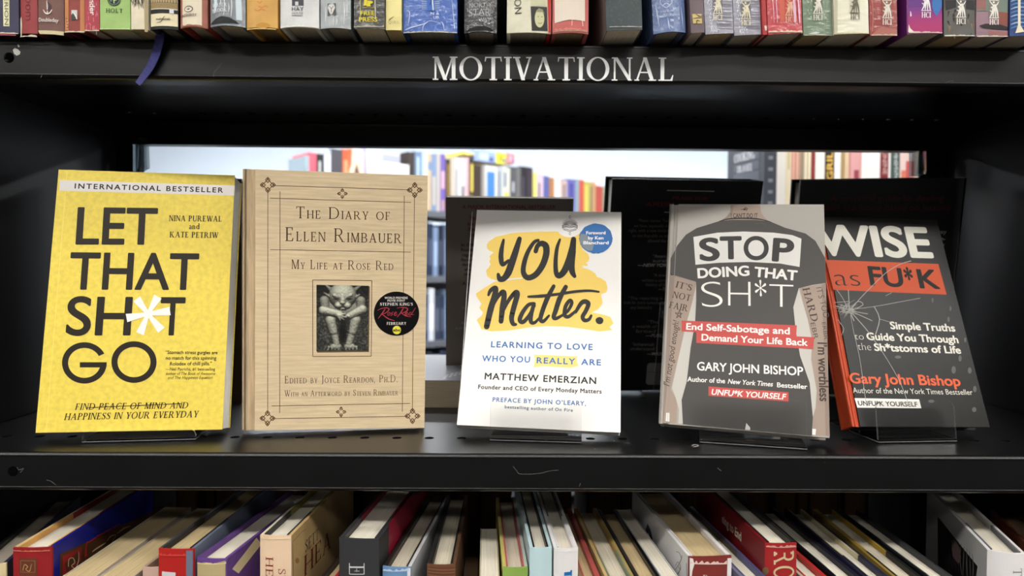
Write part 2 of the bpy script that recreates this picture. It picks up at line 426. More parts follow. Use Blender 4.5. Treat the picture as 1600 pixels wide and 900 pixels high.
HOLE_X = [x for x in (-.1844 + .02518 * k for k in range(-12, 30)) if XL + .02 < x < XR - .02]
def shelf_mesh(hole_x, key='black_steel'):
    """sheet-steel shelf, its top at z = 0: folded front and back lip, side flanges, two rows of round holes"""
    mb = MB(); th = .0014; a, b = XL + .001, XR - .001
    r = .0032
    def strip(y0, y1): mb.box(a, b, y0, y1, -th, 0, key)
    strip(YF + r, .5240); strip(.538, .698); strip(.712, YB - r)
    for y0, y1 in ((.524, .538), (.698, .712)):
        e = a
        for x in HOLE_X:
            mb.box(e, x - .007, y0, y1, -th, 0, key)
            hole_cell(mb, x - .007, x + .007, y0, y1, .0037, key, put=lambda p, q, t: (p, q, -t))
            e = x + .007
        mb.box(e, b, y0, y1, -th, 0, key)
    # front fold: arc, face with one hole, arc, return
    def fold(yf, sgn, x0, x1):
        for z0, z1s in ((0, -1), (-LIP, 1)):
            pts_o = [(yf + sgn * (r - r * math.sin(t)), z0 + z1s * (r - r * math.cos(t))) for t in np.linspace(0, math.pi / 2, 7)]
            pts_i = [(yf + sgn * (r - (r - th) * math.sin(t)), z0 + z1s * (r - (r - th) * math.cos(t))) for t in np.linspace(0, math.pi / 2, 7)]
            mb.prism(pts_o + pts_i[::-1], x0, x1, 'x', key, True)
        mb.box(x0, x1, min(yf + sgn * r, yf + sgn * .016), max(yf + sgn * r, yf + sgn * .016), -LIP, -LIP + th, key)
    fold(YF, 1, a, b)
    h = hole_x; zc = -LIP + .0115
    mb.box(a, h - .008, YF, YF + th, -LIP + r, -r, key); mb.box(h + .008, b, YF, YF + th, -LIP + r, -r, key)
    hole_cell(mb, h - .008, h + .008, -LIP + r, -r, .0037, key, cy=-LIP * .5, put=lambda p, q, t: (p, YF + t, q))
    fold(YB, -1, XL + .035, XR - .042)
    mb.box(XL + .035, XR - .042, YB - th, YB, -LIP + r, -r, key)
    mb.box(a, XL + .035, YB - r, YB, -LIP + .0024, 0, key); mb.box(XR - .042, b, YB - r, YB, -LIP + .0024, 0, key)
    for x in (a, b - th): mb.box(x, x + th, YF + .004, YB - .004, -.0145, 0, key)
    return mb

hx = onY(14, 85, YF).x; hx2 = onY(20, 735, YF).x
mat('vinyl_white', (253, 253, 251), rough=0.6, spec=0.2)
mat('bare_metal', (190, 188, 182), rough=0.5)
mat('scratch', (92, 92, 92), rough=0.6)
sm = shelf_mesh(hx); sm2 = shelf_mesh(hx2)
# chipped paint and scratches are part of the shelves' own surface
m = MB(); p = Pr(m, TR(0, YF, 0))
p.poly([(20, 78), (23, 75), (28, 77), (32, 81), (31, 85), (26, 87), (22, 84)], 'bare_metal'); p.poly([(27, 70), (29, 69), (31, 73), (29, 74)], 'bare_metal')
for q in ([(347, 98), (341, 106), (335, 113), (334, 120)], [(1477, 130), (1484, 127), (1490, 127.5)], [(64, 121), (66, 117)], [(150, 117), (152, 115.5)]): p.stroke(q, .8, 'scratch')
sm.merge(m, 0, YF, -ZU)
m = MB(); p = Pr(m, TR(0, YF, 0))
for q in ([(802, 729), (807, 735), (813, 740.5), (840, 740), (858, 736), (872, 734.5)], [(27, 730), (30, 734), (37, 732), (32, 738)], [(1121, 731), (1127, 736)], [(905, 760), (907, 755)], [(73, 750), (80, 752), (88, 758)]): p.stroke(q, .8, 'scratch')
p.ell(1288, 722.5, .8, .8, 'scratch')
sm2.merge(m, 0, YF, -ZL)
for q, w in (([(1081, 697), (1086, 695), (1091, 697), (1083, 699)], .0009), ([(1101, 693), (1101.5, 704)], .0004), ([(1102, 692), (1122, 700), (1140, 704), (1141, 706.5), (1125, 709), (1092, 708)], .0004),
             ([(959, 690), (960, 689)], .0006), ([(981, 690), (983, 695)], .0004), ([(929, 702), (930, 702.5)], .0006)):
    pts = [onZ(x, y, ZL) for x, y in q]
    for poly in ribbon([(a.x, a.y) for a in pts], [w] * len(pts), 4): sm2.add([(x, y, .0003) for x, y in poly], [tuple(range(len(poly)))], 'bare_metal' if w > .0005 else 'scratch')
shelf_up = sm.build('shelf', bc, BASE @ TR(0, 0, ZU)); shelf_up['label'] = 'black steel shelf edge with white serif lettering'
shelf_mid = sm2.build('shelf', bc, BASE @ TR(0, 0, ZL))
for z, src in ((ZD, shelf_mid), (ZT, shelf_mid)):
    o = src.copy(); o.matrix_local = BASE @ TR(0, 0, z); COL.objects.link(o)
m = MB(); p = Pr(m, TR(0, YF, 0))
p.text('MOTIVATIONAL', 676, 125, 1052, 126.5, 36.5, 'vinyl_white', 'serif', S=.145, T=.055, q=.075, gap=.075)
m.build('lettering', shelf_up, TR(0, YF, -ZU))
m = MB(); m.box(XL + .002, XR - .002, YB + .0215, YB + .0230, ZU - .012, ZT, 'black_panel'); m.build('back_panel', bc, BASE)  # added panel, blocks light coming in from behind the upper books

# side panels, uprights, clips
for x0, x1 in ((XL - .002, XL), (XR, XR + .002)):
    m = MB(); m.box(x0, x1, YF + .002, YB + .02, -1.29, .80, 'black_panel'); m.build('side_panel', bc, BASE)
m = MB(); m.box(XL - .002, XR + .002, YF + .002, YB + .02, .79, .80, 'black_panel'); m.build('top_panel', bc, BASE)
m = MB(); m.box(XL, XR, YF + .012, YF + .014, -1.30, ZD - .03, 'black_panel'); m.build('kick_panel', bc, BASE)
def upright(x0, x1, sgn):
    m = MB(); y0, y1 = YB + .0008, YB + .020
    a, b = (x0, x0 + .020) if sgn > 0 else (x1 - .020, x1)
    w = a + .007, a + .013
    m.box(a, w[0], y0, y0 + .0015, -1.30, .79, 'black_steel'); m.box(w[1], b, y0, y0 + .0015, -1.30, .79, 'black_steel')
    z = -.55
    m.box(w[0], w[1], y0, y0 + .0015, -1.30, z, 'black_steel')
    while z < .6:
        m.box(w[0], w[1], y0, y0 + .0015, z, z + .0085, 'black_steel'); z += .0254
    m.box(w[0], w[1], y0, y0 + .0015, z, .79, 'black_steel')
    m.box(a, a + .0015, y0, y1, -1.30, .79, 'black_steel'); m.box(b - .0015, b, y0, y1, -1.30, .79, 'black_steel')
    m.box(a, b, y1 - .0015, y1, -1.30, .79, 'black_panel')
    c, d = (b, x1) if sgn > 0 else (x0, a)
    m.box(c, d, y0 + .006, y0 + .0075, -1.30, .79, 'black_steel')
    m.build('upright', bc, BASE)
upright(XL + .0008, XL + .0225, 1)
upright(XR - .028, XR - .0008, -1)
mat('gloss_black', (14, 15, 17), rough=0.08, spec=0.6)
def clip_part(xa, xb, ya, yb, split, lab):
    """clear shelf clip hooked on the upright"""
    a = onY(xa, ya, YB - .004); b = onY(xb, yb, YB - .004); s = onY(xa, split, YB - .004).z
    w = b.x - a.x
    m = MB()
    m.prism([(a.x + w * .35, s), (b.x, s), (b.x, a.z - .003), (b.x - .003, a.z), (a.x + w * .35 + .002, a.z), (a.x + w * .35, a.z - .003)], YB - .004, YB - .001, 'y', 'gloss_black')
    m.prism([(a.x, s), (a.x + w * .45, s + .004), (b.x - .002, s + .003), (b.x - .001, b.z + .004), (b.x - .008, b.z), (a.x, b.z)], YB - .006, YB - .0005, 'y', 'clip_plastic')
    m.prism([(a.x + w * .4, s - .006), (a.x + w * .62, s - .004), (b.x - w * .28, b.z + .006), (a.x + w * .35, b.z + .003)], YB - .009, YB - .006, 'y', 'clip_plastic')
    o = m.build('shelf_clip', bc, BASE); o['label'] = lab
clip_part(209, 233, 182, 268, 220, 'glossy clear and black shelf clip')
clip_part(1424, 1447, 200, 276, 236, 'glossy clear and black shelf clip')

# the rear half of the unit: its display shelf and its lowest shelf
mat('black_rear', (20, 21, 24), rough=0.5)
for z in (ZL, ZD):
    m = MB(); m.box(XL, XR, YB + .022, 1.03, z - .0014, z, 'black_rear'); m.box(XL, XR, 1.0286, 1.03, z - LIP, z, 'black_rear'); m.box(XL, XR, YB + .022, YB + .0234, z - LIP, z, 'black_rear')
    m.build('rear_shelf', bc, BASE)
for x0, x1 in ((XL - .002, XL), (XR, XR + .002)):
    m = MB(); m.box(x0, x1, YB + .021, 1.02, -1.29, ZL - .03, 'black_panel'); m.build('rear_side_panel', bc, BASE)

# ------------------------------------------------------------------ the five books facing out
def bookM(x, y, z, yaw, lean, tilt): return TR(x, y, z) @ RO(yaw, 'Z') @ RO(-lean, 'X') @ RO(tilt, 'Y')

def paperback(root, w, h, T, cover_k, back_k=None, page='page_y', spine_right=False):
    """front sheet at y=0 facing the viewer, folded round the page block; returns the cover mesh to print on"""
    m = MB(); t = .0004
    m.box(0, w, 0, t, 0, h, cover_k); m.box(0, w, T - t, T, 0, h, back_k or cover_k)
    s = w - t if spine_right else 0
    m.box(s, s + t, t, T - t, 0, h, cover_k)
    pg = MB()
    a, b = (.0008, w - t) if spine_right else (t, w - .0008)
    pg.box(a, b, t + .0001, T - t - .0001, .0004, h - .0004, page); pg.build('page_block', root)
    return m
def hardcover(root, w, h, T, cover_k, page='page_y', spine_k=None, spine_right=False, joint=True):
    m = MB(); bt = .0026; ins = .0035
    fx = (lambda x: w - x) if spine_right else (lambda x: x)
    def bx(x0, x1, *r): x0, x1 = sorted((fx(x0), fx(x1))); m.box(x0, x1, *r)
    j = .011 if joint else .004
    bx(j, w, 0, bt, 0, h, cover_k); bx(j, w, T - bt, T, 0, h, cover_k)
    # rounded spine with its two joint grooves
    o = []
    for u, y in ((j, .0016), (j - .003, .0019), (j - .006, .0005), (j - .0075, 0)): o.append((u if joint else min(u, j), y))
    for a in np.linspace(-90, 90, 11): o.append((max(0, (j - .0075)) * (1 - math.cos(math.radians(a))) , T / 2 + T / 2 * math.sin(math.radians(a))))
    for u, y in ((j - .006, T - .0005), (j - .003, T - .0019), (j, T - .0016)): o.append((u, y))
    i_ = [(u + .0012, min(max(y, .0018), T - .0018)) for u, y in o]
    m.prism([(fx(u), y) for u, y in o + i_[::-1]], 0, h, 'z', spine_k or cover_k, True)
    pg = MB(); a, b = sorted((fx(.006), fx(w - ins)))
    pg.box(a, b, bt + .0002, T - bt - .0002, ins, h - ins, page); pg.build('page_block', root)
    return m

def easel(root_M, yaw, lean, T, xa, xb, lip_h, label, rest_h=.12, drop=.0):
    """clear acrylic display easel under a book; xa..xb are distances along the book's foot"""
    o = root_M.translation
    zb = ZL + .0009
    M = TR(o.x, o.y, zb) @ RO(yaw, 'Z')
    t = thing('acrylic_easel', label, 'book easel', M, 'clear easels under the displayed books')
    th = .0018; L = math.radians(lean); k = o.z - zb
    def slab(y0, z0, hh, part, x0=xa, x1=xb, rr=.004, lean_f=1.0):
        a = L * lean_f; m = MB(); d = Vector((0, math.sin(a), math.cos(a))); n = Vector((0, math.cos(a), -math.sin(a)))
        sh = [(x0, 0), (x1, 0), (x1, hh - rr), (x1 - rr * .3, hh - rr * .3), (x1 - rr, hh), (x0 + rr, hh), (x0 + rr * .3, hh - rr * .3), (x0, hh - rr)]
        f = [Vector((x, y0, z0)) + d * z for x, z in sh]; b = [p + n * th for p in f]; q = len(sh)
        m.add(f, [tuple(range(q))], 'acrylic'); m.add(b, [tuple(range(q))[::-1]], 'acrylic')
        m.add(f + b, [(i, (i + 1) % q, q + (i + 1) % q, q + i) for i in range(q)], 'acrylic_edge')
        m.build(part, t)
    yl = -.0032 / math.cos(L) - k * math.tan(L)
    slab(yl, th, lip_h, 'front_lip', lean_f=.35)
    yb = T / math.cos(L) - k * math.tan(L) + .0026
    m = MB(); z1 = th
    m.box(xa, xb, yl, yb + .055, 0, th, 'acrylic')
    for q in ((xa - .0002, xa, yl, yb + .055), (xb, xb + .0002, yl, yb + .055), (xa, xb, yl - .0002, yl)): m.box(*q, 0, .0006, 'acrylic_edge')
    m.build('base_plate', t)
    slab(T / math.cos(L) - k * math.tan(L) + .0008, th, rest_h, 'back_rest')

BROWNBLACK = C(42, 35, 28)
# --- yellow paperback
mat('yellow_cover', (236, 211, 90), rough=0.42, spec=0.3, noise=(260, .10, (1, 1, 1)))
mat('yellow_crease', (246, 224, 130), rough=0.42, spec=0.3)
M = bookM(-.3488, .509, -.1220, 7.63, 9.57, .42)
r = thing('book', 'yellow paperback with huge dark capitals and a white asterisk, far left', 'book', M, 'books displayed face out')
m = paperback(r, .1324, .2030, .023, 'yellow_cover'); p = Pr(m, M)
p.poly([(93.7, 281.5), (367, 290), (366, 305.5), (92.8, 298)], C(232, 226, 222))
p.text('INTERNATIONAL BESTSELLER', 116.5, 294.5, 348.5, 301, 8.3, C(52, 48, 44), w=.02, space=1.3)
B = BROWNBLACK
p.text('LET', 118, 381, 244.5, 381.5, 58.5, B, w=.012); p.text('THAT', 106.5, 451.5, 309, 452, 58.5, B, w=.012)
p.text('SH', 102, 523, 204, 523, 61, B, w=.012); p.text('T', 248, 523, 287, 523, 60, B, w=.012)
def arc(cx, cy, rx, ry, a0, a1, t, n=40):
    A = np.radians(np.linspace(a0, a1, n + 1))
    for i, (a, b) in enumerate(zip(A, A[1:])):
        p.poly([(cx + rx * math.cos(a), cy - ry * math.sin(a)), (cx + rx * math.cos(b), cy - ry * math.sin(b)), (cx + (rx - t) * math.cos(b), cy - (ry - t * .93) * math.sin(b)), (cx + (rx - t) * math.cos(a), cy - (ry - t * .93) * math.sin(a))], B, 2)
arc(132, 567, 35, 32.3, 27, 360, 9.6); p.poly([(125, 566), (167, 566), (166, 574), (125, 574)], B, 2.3)
arc(209.5, 565.7, 35.3, 32.5, 0, 360, 9.6, 52)
for arm_i, (ex, ey) in enumerate(((214, 467), (247, 463.5), (266, 486), (252.5, 516), (219, 521.5), (198, 497))):
    cx, cy = 231.5, 490.5; d = math.hypot(ex - cx, ey - cy); nx, ny = -(ey - cy) / d, (ex - cx) / d
    p.poly([(cx + nx * 2.5, cy + ny * 2.5), (ex + nx * 6.6, ey + ny * 6.6), (ex - nx * 6.6, ey - ny * 6.6), (cx - nx * 2.5, cy - ny * 2.5)], C(246, 244, 238), 4 + .1 * arm_i)
p.ell(231.5, 490.5, 5.5, 5.5, C(246, 244, 238), 4.8)
sk = dict(S=.18, T=.075, q=.06, gap=.1)
p.text('NINA PUREWAL', 264, 345.5, 346, 346.5, 9, B, 'serif', **sk)
p.text('and', 295.5, 358, 312, 358, 9, B, 'serif', **sk)
p.text('KATE PETRIW', 265, 371, 341, 372, 9, B, 'serif', **sk)
for t, x0, y0, x1, y1 in (('\u201cStomach stress gurgles are', 258.5, 553, 340, 553.5), ('no match for this spinning', 259, 562, 338, 562), ('Rolodex of chill pills.\u201d', 265.5, 571, 331, 570.5)):
    p.text(t, x0, y0, x1, y1, 5.6, B, w=.008)
for t, x0, y0, x1, y1, s in (('\u2014Neil Pasricha, #1 best-selling', 259, 579, 336, 579, 0), ('author of The Book of Awesome', 259, 586, 336, 586, .2), ('and The Happiness Equation', 262, 592.5, 332, 592, .2)):
    p.text(t, x0, y0, x1, y1, 4.8, B, w=.0, shear=s)
si = dict(S=.155, T=.07, q=.055, gap=.1)
p.text('FIND PEACE OF MIND AND', 117, 640.5, 293, 638, 10, C(54, 38, 18), 'serif', shear=.18, **si)
p.text('HAPPINESS IN YOUR EVERYDAY', 100, 656.5, 309, 652, 10.5, C(54, 38, 18), 'serif', shear=.18, **si)
p.line(137, 637, 284, 630.5, 1.0, C(54, 38, 18), 3)
p.line(105, 267, 72, 676, .8, 'yellow_crease')
m.build('cover', r)
easel(M, 7.63, 9.57, .023, .034, .114, .006, 'clear acrylic easel under the yellow paperback', .10)

# --- tan hardcover diary
mat('tan_cover', (221, 199, 162), rough=0.5, spec=0.25, noise=(38, .1, (1, 14, 14)), bump=(900, .12))
mat('tan_spine', (196, 172, 138), rough=0.5, spec=0.25, noise=(38, .2, (14, 14, 1)))
M = bookM(-.2068, .5337, -.1255, 7.66, -1.15, .54)
r = thing('book', 'tan clothlike hardcover with a framed picture and round black sticker', 'book', M, 'books displayed face out')
m = hardcover(r, .1432, .2037, .020, 'tan_cover', spine_k='tan_spine'); p = Pr(m, M)
K = C(96, 66, 40); K2 = C(84, 58, 36)
for a in ((428, 290, 638, 296.5), (418.5, 300, 418.2, 642), (647.6, 308, 644.2, 640), (429, 654, 635, 650.5), (422, 309.7, 642.5, 316.3), (422, 390, 642, 394), (437.6, 299, 437, 645.5), (631.7, 306, 628.6, 643.5), (424.5, 634.3, 641, 630.3)):
    p.line(*a, .9, K)
def fleuron(x, y, s):
    for a in range(4):
        c, q = math.cos(a * math.pi / 2), math.sin(a * math.pi / 2)
        f = lambda u, v: (x + (u * c - v * q) * s, y + (u * q + v * c) * s)
        p.path([f(0, -1), f(.3, -.66), f(0, -.3), f(-.3, -.66)], s * .11, K, closed=True)
        p.ell(*f(0, -.72), s * .12, s * .14, K, n=10)
        p.line(*f(-.36, -.36), *f(-.1, -.62), s * .1, K); p.line(*f(.36, -.36), *f(.1, -.62), s * .1, K)
for x, y, s in ((418.5, 289, 12), (648, 297, 12), (418, 653.5, 12), (644.5, 650, 12), (535, 302.5, 8), (533, 643.5, 8)): fleuron(x, y, s)
sd = dict(S=.105, T=.05, q=.065, gap=.17, small=.7)
p.text('The Diary of', 463, 341, 609, 344, 18.5, K2, 'serif', **sd)
p.text('Ellen Rimbauer', 446, 376.5, 627.5, 380, 21.5, K2, 'serif', **sd)
p.text('My Life at Rose Red', 455.5, 420, 614.5, 422, 14.5, K2, 'serif', **sd)
p.text('Edited by Joyce Reardon, Ph.D.', 445, 599, 621, 597, 11.5, K2, 'serif', **sd)
p.text('With an Afterword by Steven Rimbauer', 444.5, 619.5, 622, 617.5, 9.5, K2, 'serif', **sd)
p.path([(488.5, 437.5), (581, 438.5), (580, 556.5), (488.7, 557)], 1.0, K, closed=True)
m.build('cover', r)
# the printed picture: a generic crouching stone figure among leaves, coloured from its own little relief
def stone_picture():
    nx, ny = 90, 114
    X, Y = np.meshgrid(np.linspace(0, 1, nx), np.linspace(0, 1.277, ny))
    H = np.full(X.shape, -1.0)
    def blob(cx, cy, rx, ry, h, z=0):
        q = 1 - ((X - cx) / rx) ** 2 - ((Y - cy) / ry) ** 2
        np.maximum(H, np.where(q > 0, z + h * np.sqrt(np.maximum(q, 0)), -1), out=H)
    def cap(x0, y0, x1, y1, r0, r1, z=0):
        dx, dy = x1 - x0, y1 - y0; t = np.clip(((X - x0) * dx + (Y - y0) * dy) / (dx * dx + dy * dy), 0, 1)
        rr = r0 + (r1 - r0) * t; d = np.hypot(X - x0 - dx * t, Y - y0 - dy * t) / rr
        np.maximum(H, np.where(d < 1, z + rr * np.sqrt(np.maximum(1 - d * d, 0)), -1), out=H)
    cap(.27, .47, .5, .5, .2, .22, -.15); cap(.73, .47, .5, .5, .2, .22, -.15)
    cap(.15, .3, .17, .46, .095, .09, .0); cap(.85, .3, .85, .46, .095, .09, .0)
    blob(.5, .2, .27, .25, .22, .05)
    cap(.29, .1, .16, -.01, .05, .012, .02); cap(.71, .1, .86, -.01, .05, .012, .02)
    cap(.26, .22, .14, .15, .035, .01, .1); cap(.75, .22, .84, .17, .035, .01, .1)
    cap(.34, .2, .47, .215, .035, .03, .22); cap(.66, .19, .55, .215, .035, .03, .22)
    cap(.5, .2, .5, .33, .035, .055, .25); blob(.42, .395, .075, .06, .08, .22); blob(.59, .395, .075, .06, .08, .22); blob(.5, .45, .09, .035, .05, .18)
    cap(.12, .49, .45, .56, .085, .07, .2); cap(.88, .47, .64, .59, .095, .07, .2)
    for x, y in ((.56, .55), (.57, .62), (.53, .67), (.46, .68)): cap(.42, .59, x, y, .04, .016, .27)
    cap(.62, .6, .52, .56, .03, .014, .25)
    cap(.27, .68, .33, .9, .105, .085, .14); cap(.33, .9, .39, 1.13, .08, .07, .12)
    cap(.75, .68, .7, .9, .11, .085, .14); cap(.7, .9, .63, 1.13, .08, .07, .12)
    blob(.38, 1.19, .12, .07, .07, .12); blob(.64, 1.19, .12, .07, .07, .12)
    for k in range(4): cap(.24 + k * .065, 1.2, .22 + k * .07, 1.25, .03, .02, .15); cap(.58 + k * .065, 1.2, .57 + k * .07, 1.25, .03, .02, .15)
    rng = np.random.default_rng(5)
    nz = rng.normal(size=X.shape); sm_ = nz.copy()
    for _ in range(2): sm_ = (sm_ + np.roll(sm_, 1, 0) + np.roll(sm_, -1, 0) + np.roll(sm_, 1, 1) + np.roll(sm_, -1, 1)) / 5
    fig = H > -.9
    Hs = np.where(fig, H, -.25) + sm_ * .006
    gy, gx = np.gradient(Hs, 1.277 / (ny - 1), 1 / (nx - 1))
    sh = np.clip((.35 * gx * 0 + .75 * gy * 1.0 + .9) / np.sqrt(1 + gx ** 2 + gy ** 2), 0, 1.3)
    v = np.where(fig, .16 + .62 * sh * np.clip(.55 + Hs * 1.5, .3, 1.1), .13 + .1 * np.clip(sm_ * 2.2, -.6, 1.6) + .08 * (Y > .6))
    for x, y, a, b in ((.385, .265, .06, .028), (.62, .262, .065, .028), (.5, .425, .05, .012), (.51, .9, .07, .25), (.46, .36, .016, .012), (.54, .36, .016, .012)):
        v *= 1 - .8 * np.exp(-(((X - x) / a) ** 2 + ((Y - y) / b) ** 2) ** 1.5)
    v *= np.clip(.35 + Y * 2.2, .45, 1) ** np.where(fig, .0, 1)
    v = np.clip(v + nz * .022, .02, .95)
    return X, Y / 1.277, v
X, Yv, V = stone_picture()
pm = bpy.data.materials.new('stone_picture_print'); pm.use_nodes = True
an = pm.node_tree.nodes.new('ShaderNodeVertexColor'); an.layer_name = 'print'
pm.node_tree.links.new(an.outputs[0], pm.node_tree.nodes['Principled BSDF'].inputs['Base Color']); pm.node_tree.nodes['Principled BSDF'].inputs['Roughness'].default_value = .4
MATS['stone_picture_print'] = pm
m = MB(); p = Pr(m, M); ny, nx = V.shape
cs = [np.array(c) for c in ((494.5, 445), (576.3, 446.5), (575, 548), (494.5, 549))]
vs = []
for j in range(ny):
    for i in range(nx):
        u, w_ = X[j, i], Yv[j, i]; q = (cs[0] * (1 - u) + cs[1] * u) * (1 - w_) + (cs[3] * (1 - u) + cs[2] * u) * w_
        vs.append(p.put(*p.uv(*q), 2))
m.add(vs, [(j * nx + i, j * nx + i + 1, (j + 1) * nx + i + 1, (j + 1) * nx + i) for j in range(ny - 1) for i in range(nx - 1)], 'stone_picture_print')
p.poly([(495.5, 446), (578, 447.5), (576.6, 550), (495.5, 551)], C(120, 96, 66), 1)
o = m.build('printed_picture', r); o['label'] = 'small framed picture of a crouching stone figure'
ca = o.data.color_attributes.new('print', 'FLOAT_COLOR', 'POINT')
g = V.reshape(-1); rgb = np.stack([g ** 2.2 * 1.0, g ** 2.2 * 1.0, g ** 2.2 * .80, np.ones_like(g)], 1)
allc = np.ones((len(o.data.vertices), 4)); allc[:len(g)] = rgb
ca.data.foreach_set('color', allc.reshape(-1))
# round black sticker
m = MB(); p = Pr(m, M)
SB = C(12, 11, 12, rough=.3); SW = C(240, 236, 226); SR = C(178, 62, 72)
p.ell(619.5, 490, 35.5, 34.5, SB, 3, n=48)
p.text('WORLD PREMIERE', 601, 467, 637, 467, 3.3, SW, w=.006, layer=4); p.text('MOVIE EVENT', 605.5, 471.3, 633, 471.3, 3.3, SW, w=.006, layer=4)
p.text('STEPHEN KING\u2019S', 594, 477.4, 645, 477.4, 4.4, SW, 'serif', layer=4, S=.17, T=.08, q=.03, gap=.16)
s_ = lambda pts, w: p.stroke([(570 + x / 9, 440 + y / 9) for x, y in pts], [k / 9 for k in w], SR, 4)
s_([(180, 405), (230, 380), (300, 368), (340, 385), (310, 430), (240, 460)], [6, 10, 12, 14, 12, 6])
s_([(285, 385), (250, 440), (190, 515)], [10, 16, 8]); s_([(240, 455), (300, 500), (350, 530), (420, 548)], [8, 16, 14, 4])
s_([(345, 430), (320, 460), (335, 475), (360, 450), (345, 430)], [8] * 5); s_([(400, 425), (375, 445), (390, 460), (368, 478)], [8] * 4); s_([(415, 460), (445, 440), (435, 425), (412, 455), (425, 478), (455, 462)], [8] * 6)
s_([(450, 375), (510, 362), (590, 372), (600, 400), (560, 430), (510, 445)], [5, 10, 14, 14, 10, 6]); s_([(540, 375), (510, 430), (455, 500)], [10, 16, 6]); s_([(515, 440), (570, 478), (650, 495)], [8, 14, 5])
s_([(575, 455), (600, 440), (590, 428), (568, 450), (580, 470), (610, 458)], [8] * 6); s_([(650, 430), (620, 450), (630, 472), (660, 450), (710, 370)], [8, 8, 8, 9, 7]); s_([(672, 430), (660, 462), (695, 462)], [8, 8, 5])
p.text('FEBRUARY', 604.5, 507.5, 634.5, 507.5, 4.3, SW, 'serif', layer=4, S=.17, T=.08, q=.03, gap=.16)
p.ell(620, 515.6, 6.6, 6.6, C(238, 226, 84), 4); p.text('abc', 614, 517.6, 626, 517.6, 4.6, SB, w=.02, layer=5)
o = m.build('sticker', r); o['label'] = 'round black sticker with white and red lettering'

# --- white paperback with the yellow brush patch
mat('white_cover', (238, 235, 230), rough=0.4, spec=0.3)
M = bookM(-.0371, .5316, -.1197, -5.9, 23.78, 1.13)
r = thing('book', 'white paperback with black brush lettering on a yellow paint patch', 'book', M, 'books displayed face out')
m = paperback(r, .1267, .1908, .012, 'white_cover'); p = Pr(m, M)
BY = C(243, 207, 104); q = lambda pts: [(730 + x / 4.5, 330 + y / 4.5) for x, y in pts]
p.poly(q([(138, 238), (150, 215), (200, 180), (330, 152), (520, 143), (650, 143), (760, 150), (800, 160), (812, 270), (850, 300), (860, 330), (850, 355), (835, 360), (848, 383), (805, 398), (860, 412), (900, 436), (912, 463), (938, 470), (975, 495), (986, 540), (978, 570), (940, 583), (952, 640), (945, 660), (920, 690), (875, 712), (960, 728), (1008, 745), (1028, 790), (1000, 815), (1020, 836), (930, 846), (820, 828), (700, 812), (560, 808), (450, 815), (300, 838), (170, 845), (100, 830), (80, 790), (66, 765), (100, 735), (112, 715), (85, 680), (102, 650), (88, 632), (66, 600), (62, 578), (120, 540), (205, 487), (170, 478), (140, 458), (132, 415), (150, 398), (165, 375), (155, 352), (165, 335), (155, 318), (186, 290), (160, 280), (140, 262)]), BY, 1)
p.poly(q([(150, 498), (230, 480), (390, 466), (385, 474), (260, 490)]), 'white_cover', 2)
p.poly(q([(805, 385), (850, 384), (900, 425), (850, 408)]), 'white_cover', 2)
BK = C(34, 32, 30)
def br(pts, ws): p.stroke(q(pts), [w / 4.5 for w in ws], BK, 3, 6)
br([(256, 203), (242, 270), (238, 330), (250, 375), (290, 348)], [18, 32, 36, 32, 20])
br([(368, 195), (342, 280), (315, 360), (290, 430), (260, 472), (230, 478), (218, 445)], [32, 44, 50, 50, 42, 38, 22])
br([(500, 205), (468, 222), (428, 285), (402, 360), (395, 430), (425, 468), (480, 448), (530, 380), (556, 300), (552, 245), (522, 228), (495, 245), (482, 282)], [20, 26, 30, 34, 36, 40, 42, 44, 46, 46, 40, 32, 32])
br([(652, 200), (632, 260), (622, 350), (625, 430), (645, 455), (680, 425), (715, 350), (740, 260)], [16, 26, 30, 34, 40, 46, 50, 46])
br([(748, 198), (738, 290), (732, 380), (740, 430), (755, 458)], [36, 52, 48, 40, 26])
br([(150, 590), (165, 558), (200, 542), (192, 600), (165, 690), (137, 812)], [18, 28, 36, 42, 44, 40])
br([(175, 680), (210, 610), (250, 568), (260, 595), (248, 680), (238, 775)], [18, 26, 34, 38, 40, 34])
br([(242, 725), (290, 630), (340, 572), (352, 590), (330, 670), (312, 750), (322, 792), (342, 797)], [18, 26, 34, 38, 38, 36, 30, 20])
br([(470, 652), (430, 660), (388, 715), (370, 765), (393, 780), (435, 735), (472, 665)], [26, 26, 30, 32, 30, 26, 22])
br([(468, 660), (448, 735), (450, 780), (478, 782), (520, 735)], [26, 32, 30, 22, 14])
br([(608, 528), (565, 610), (530, 700), (515, 760), (535, 775), (575, 735)], [26, 34, 32, 30, 26, 16])
br([(693, 533), (650, 615), (622, 700), (608, 745), (625, 755), (665, 735)], [30, 36, 34, 30, 26, 18])
br([(430, 602), (520, 598), (640, 584), (760, 566), (860, 560), (925, 568)], [16, 24, 20, 20, 18, 14])
br([(660, 738), (705, 705), (735, 650), (722, 628), (692, 670), (685, 728), (712, 742), (765, 700)], [18, 22, 24, 26, 28, 28, 26, 18])
br([(762, 710), (800, 650), (828, 636), (852, 652), (835, 700), (812, 742), (825, 768), (855, 762), (872, 735)], [22, 30, 34, 32, 30, 30, 28, 24, 18])
p.ell(730 + 930 / 4.5, 330 + 770 / 4.5, 6.2, 5.6, BK, 3, 14, jit=.06)
BL = C(54, 112, 176)
p.ell(931, 373, 26.2, 23.2, BL, 4, 60, jit=.025)
p.poly(q([(800, 160), (840, 165), (850, 180), (892, 230), (880, 278), (850, 280), (815, 255), (792, 220), (790, 180)]), C(128, 142, 150), 5)
for t, x0, y0, x1, y1 in (('Foreword', 916, 366.5, 946, 366.5), ('by Ken', 919, 374.5, 943, 374.5), ('Blanchard', 911.5, 382, 951, 382)): p.text(t, x0, y0, x1, y1, 5, C(245, 245, 245), w=.02, layer=6)
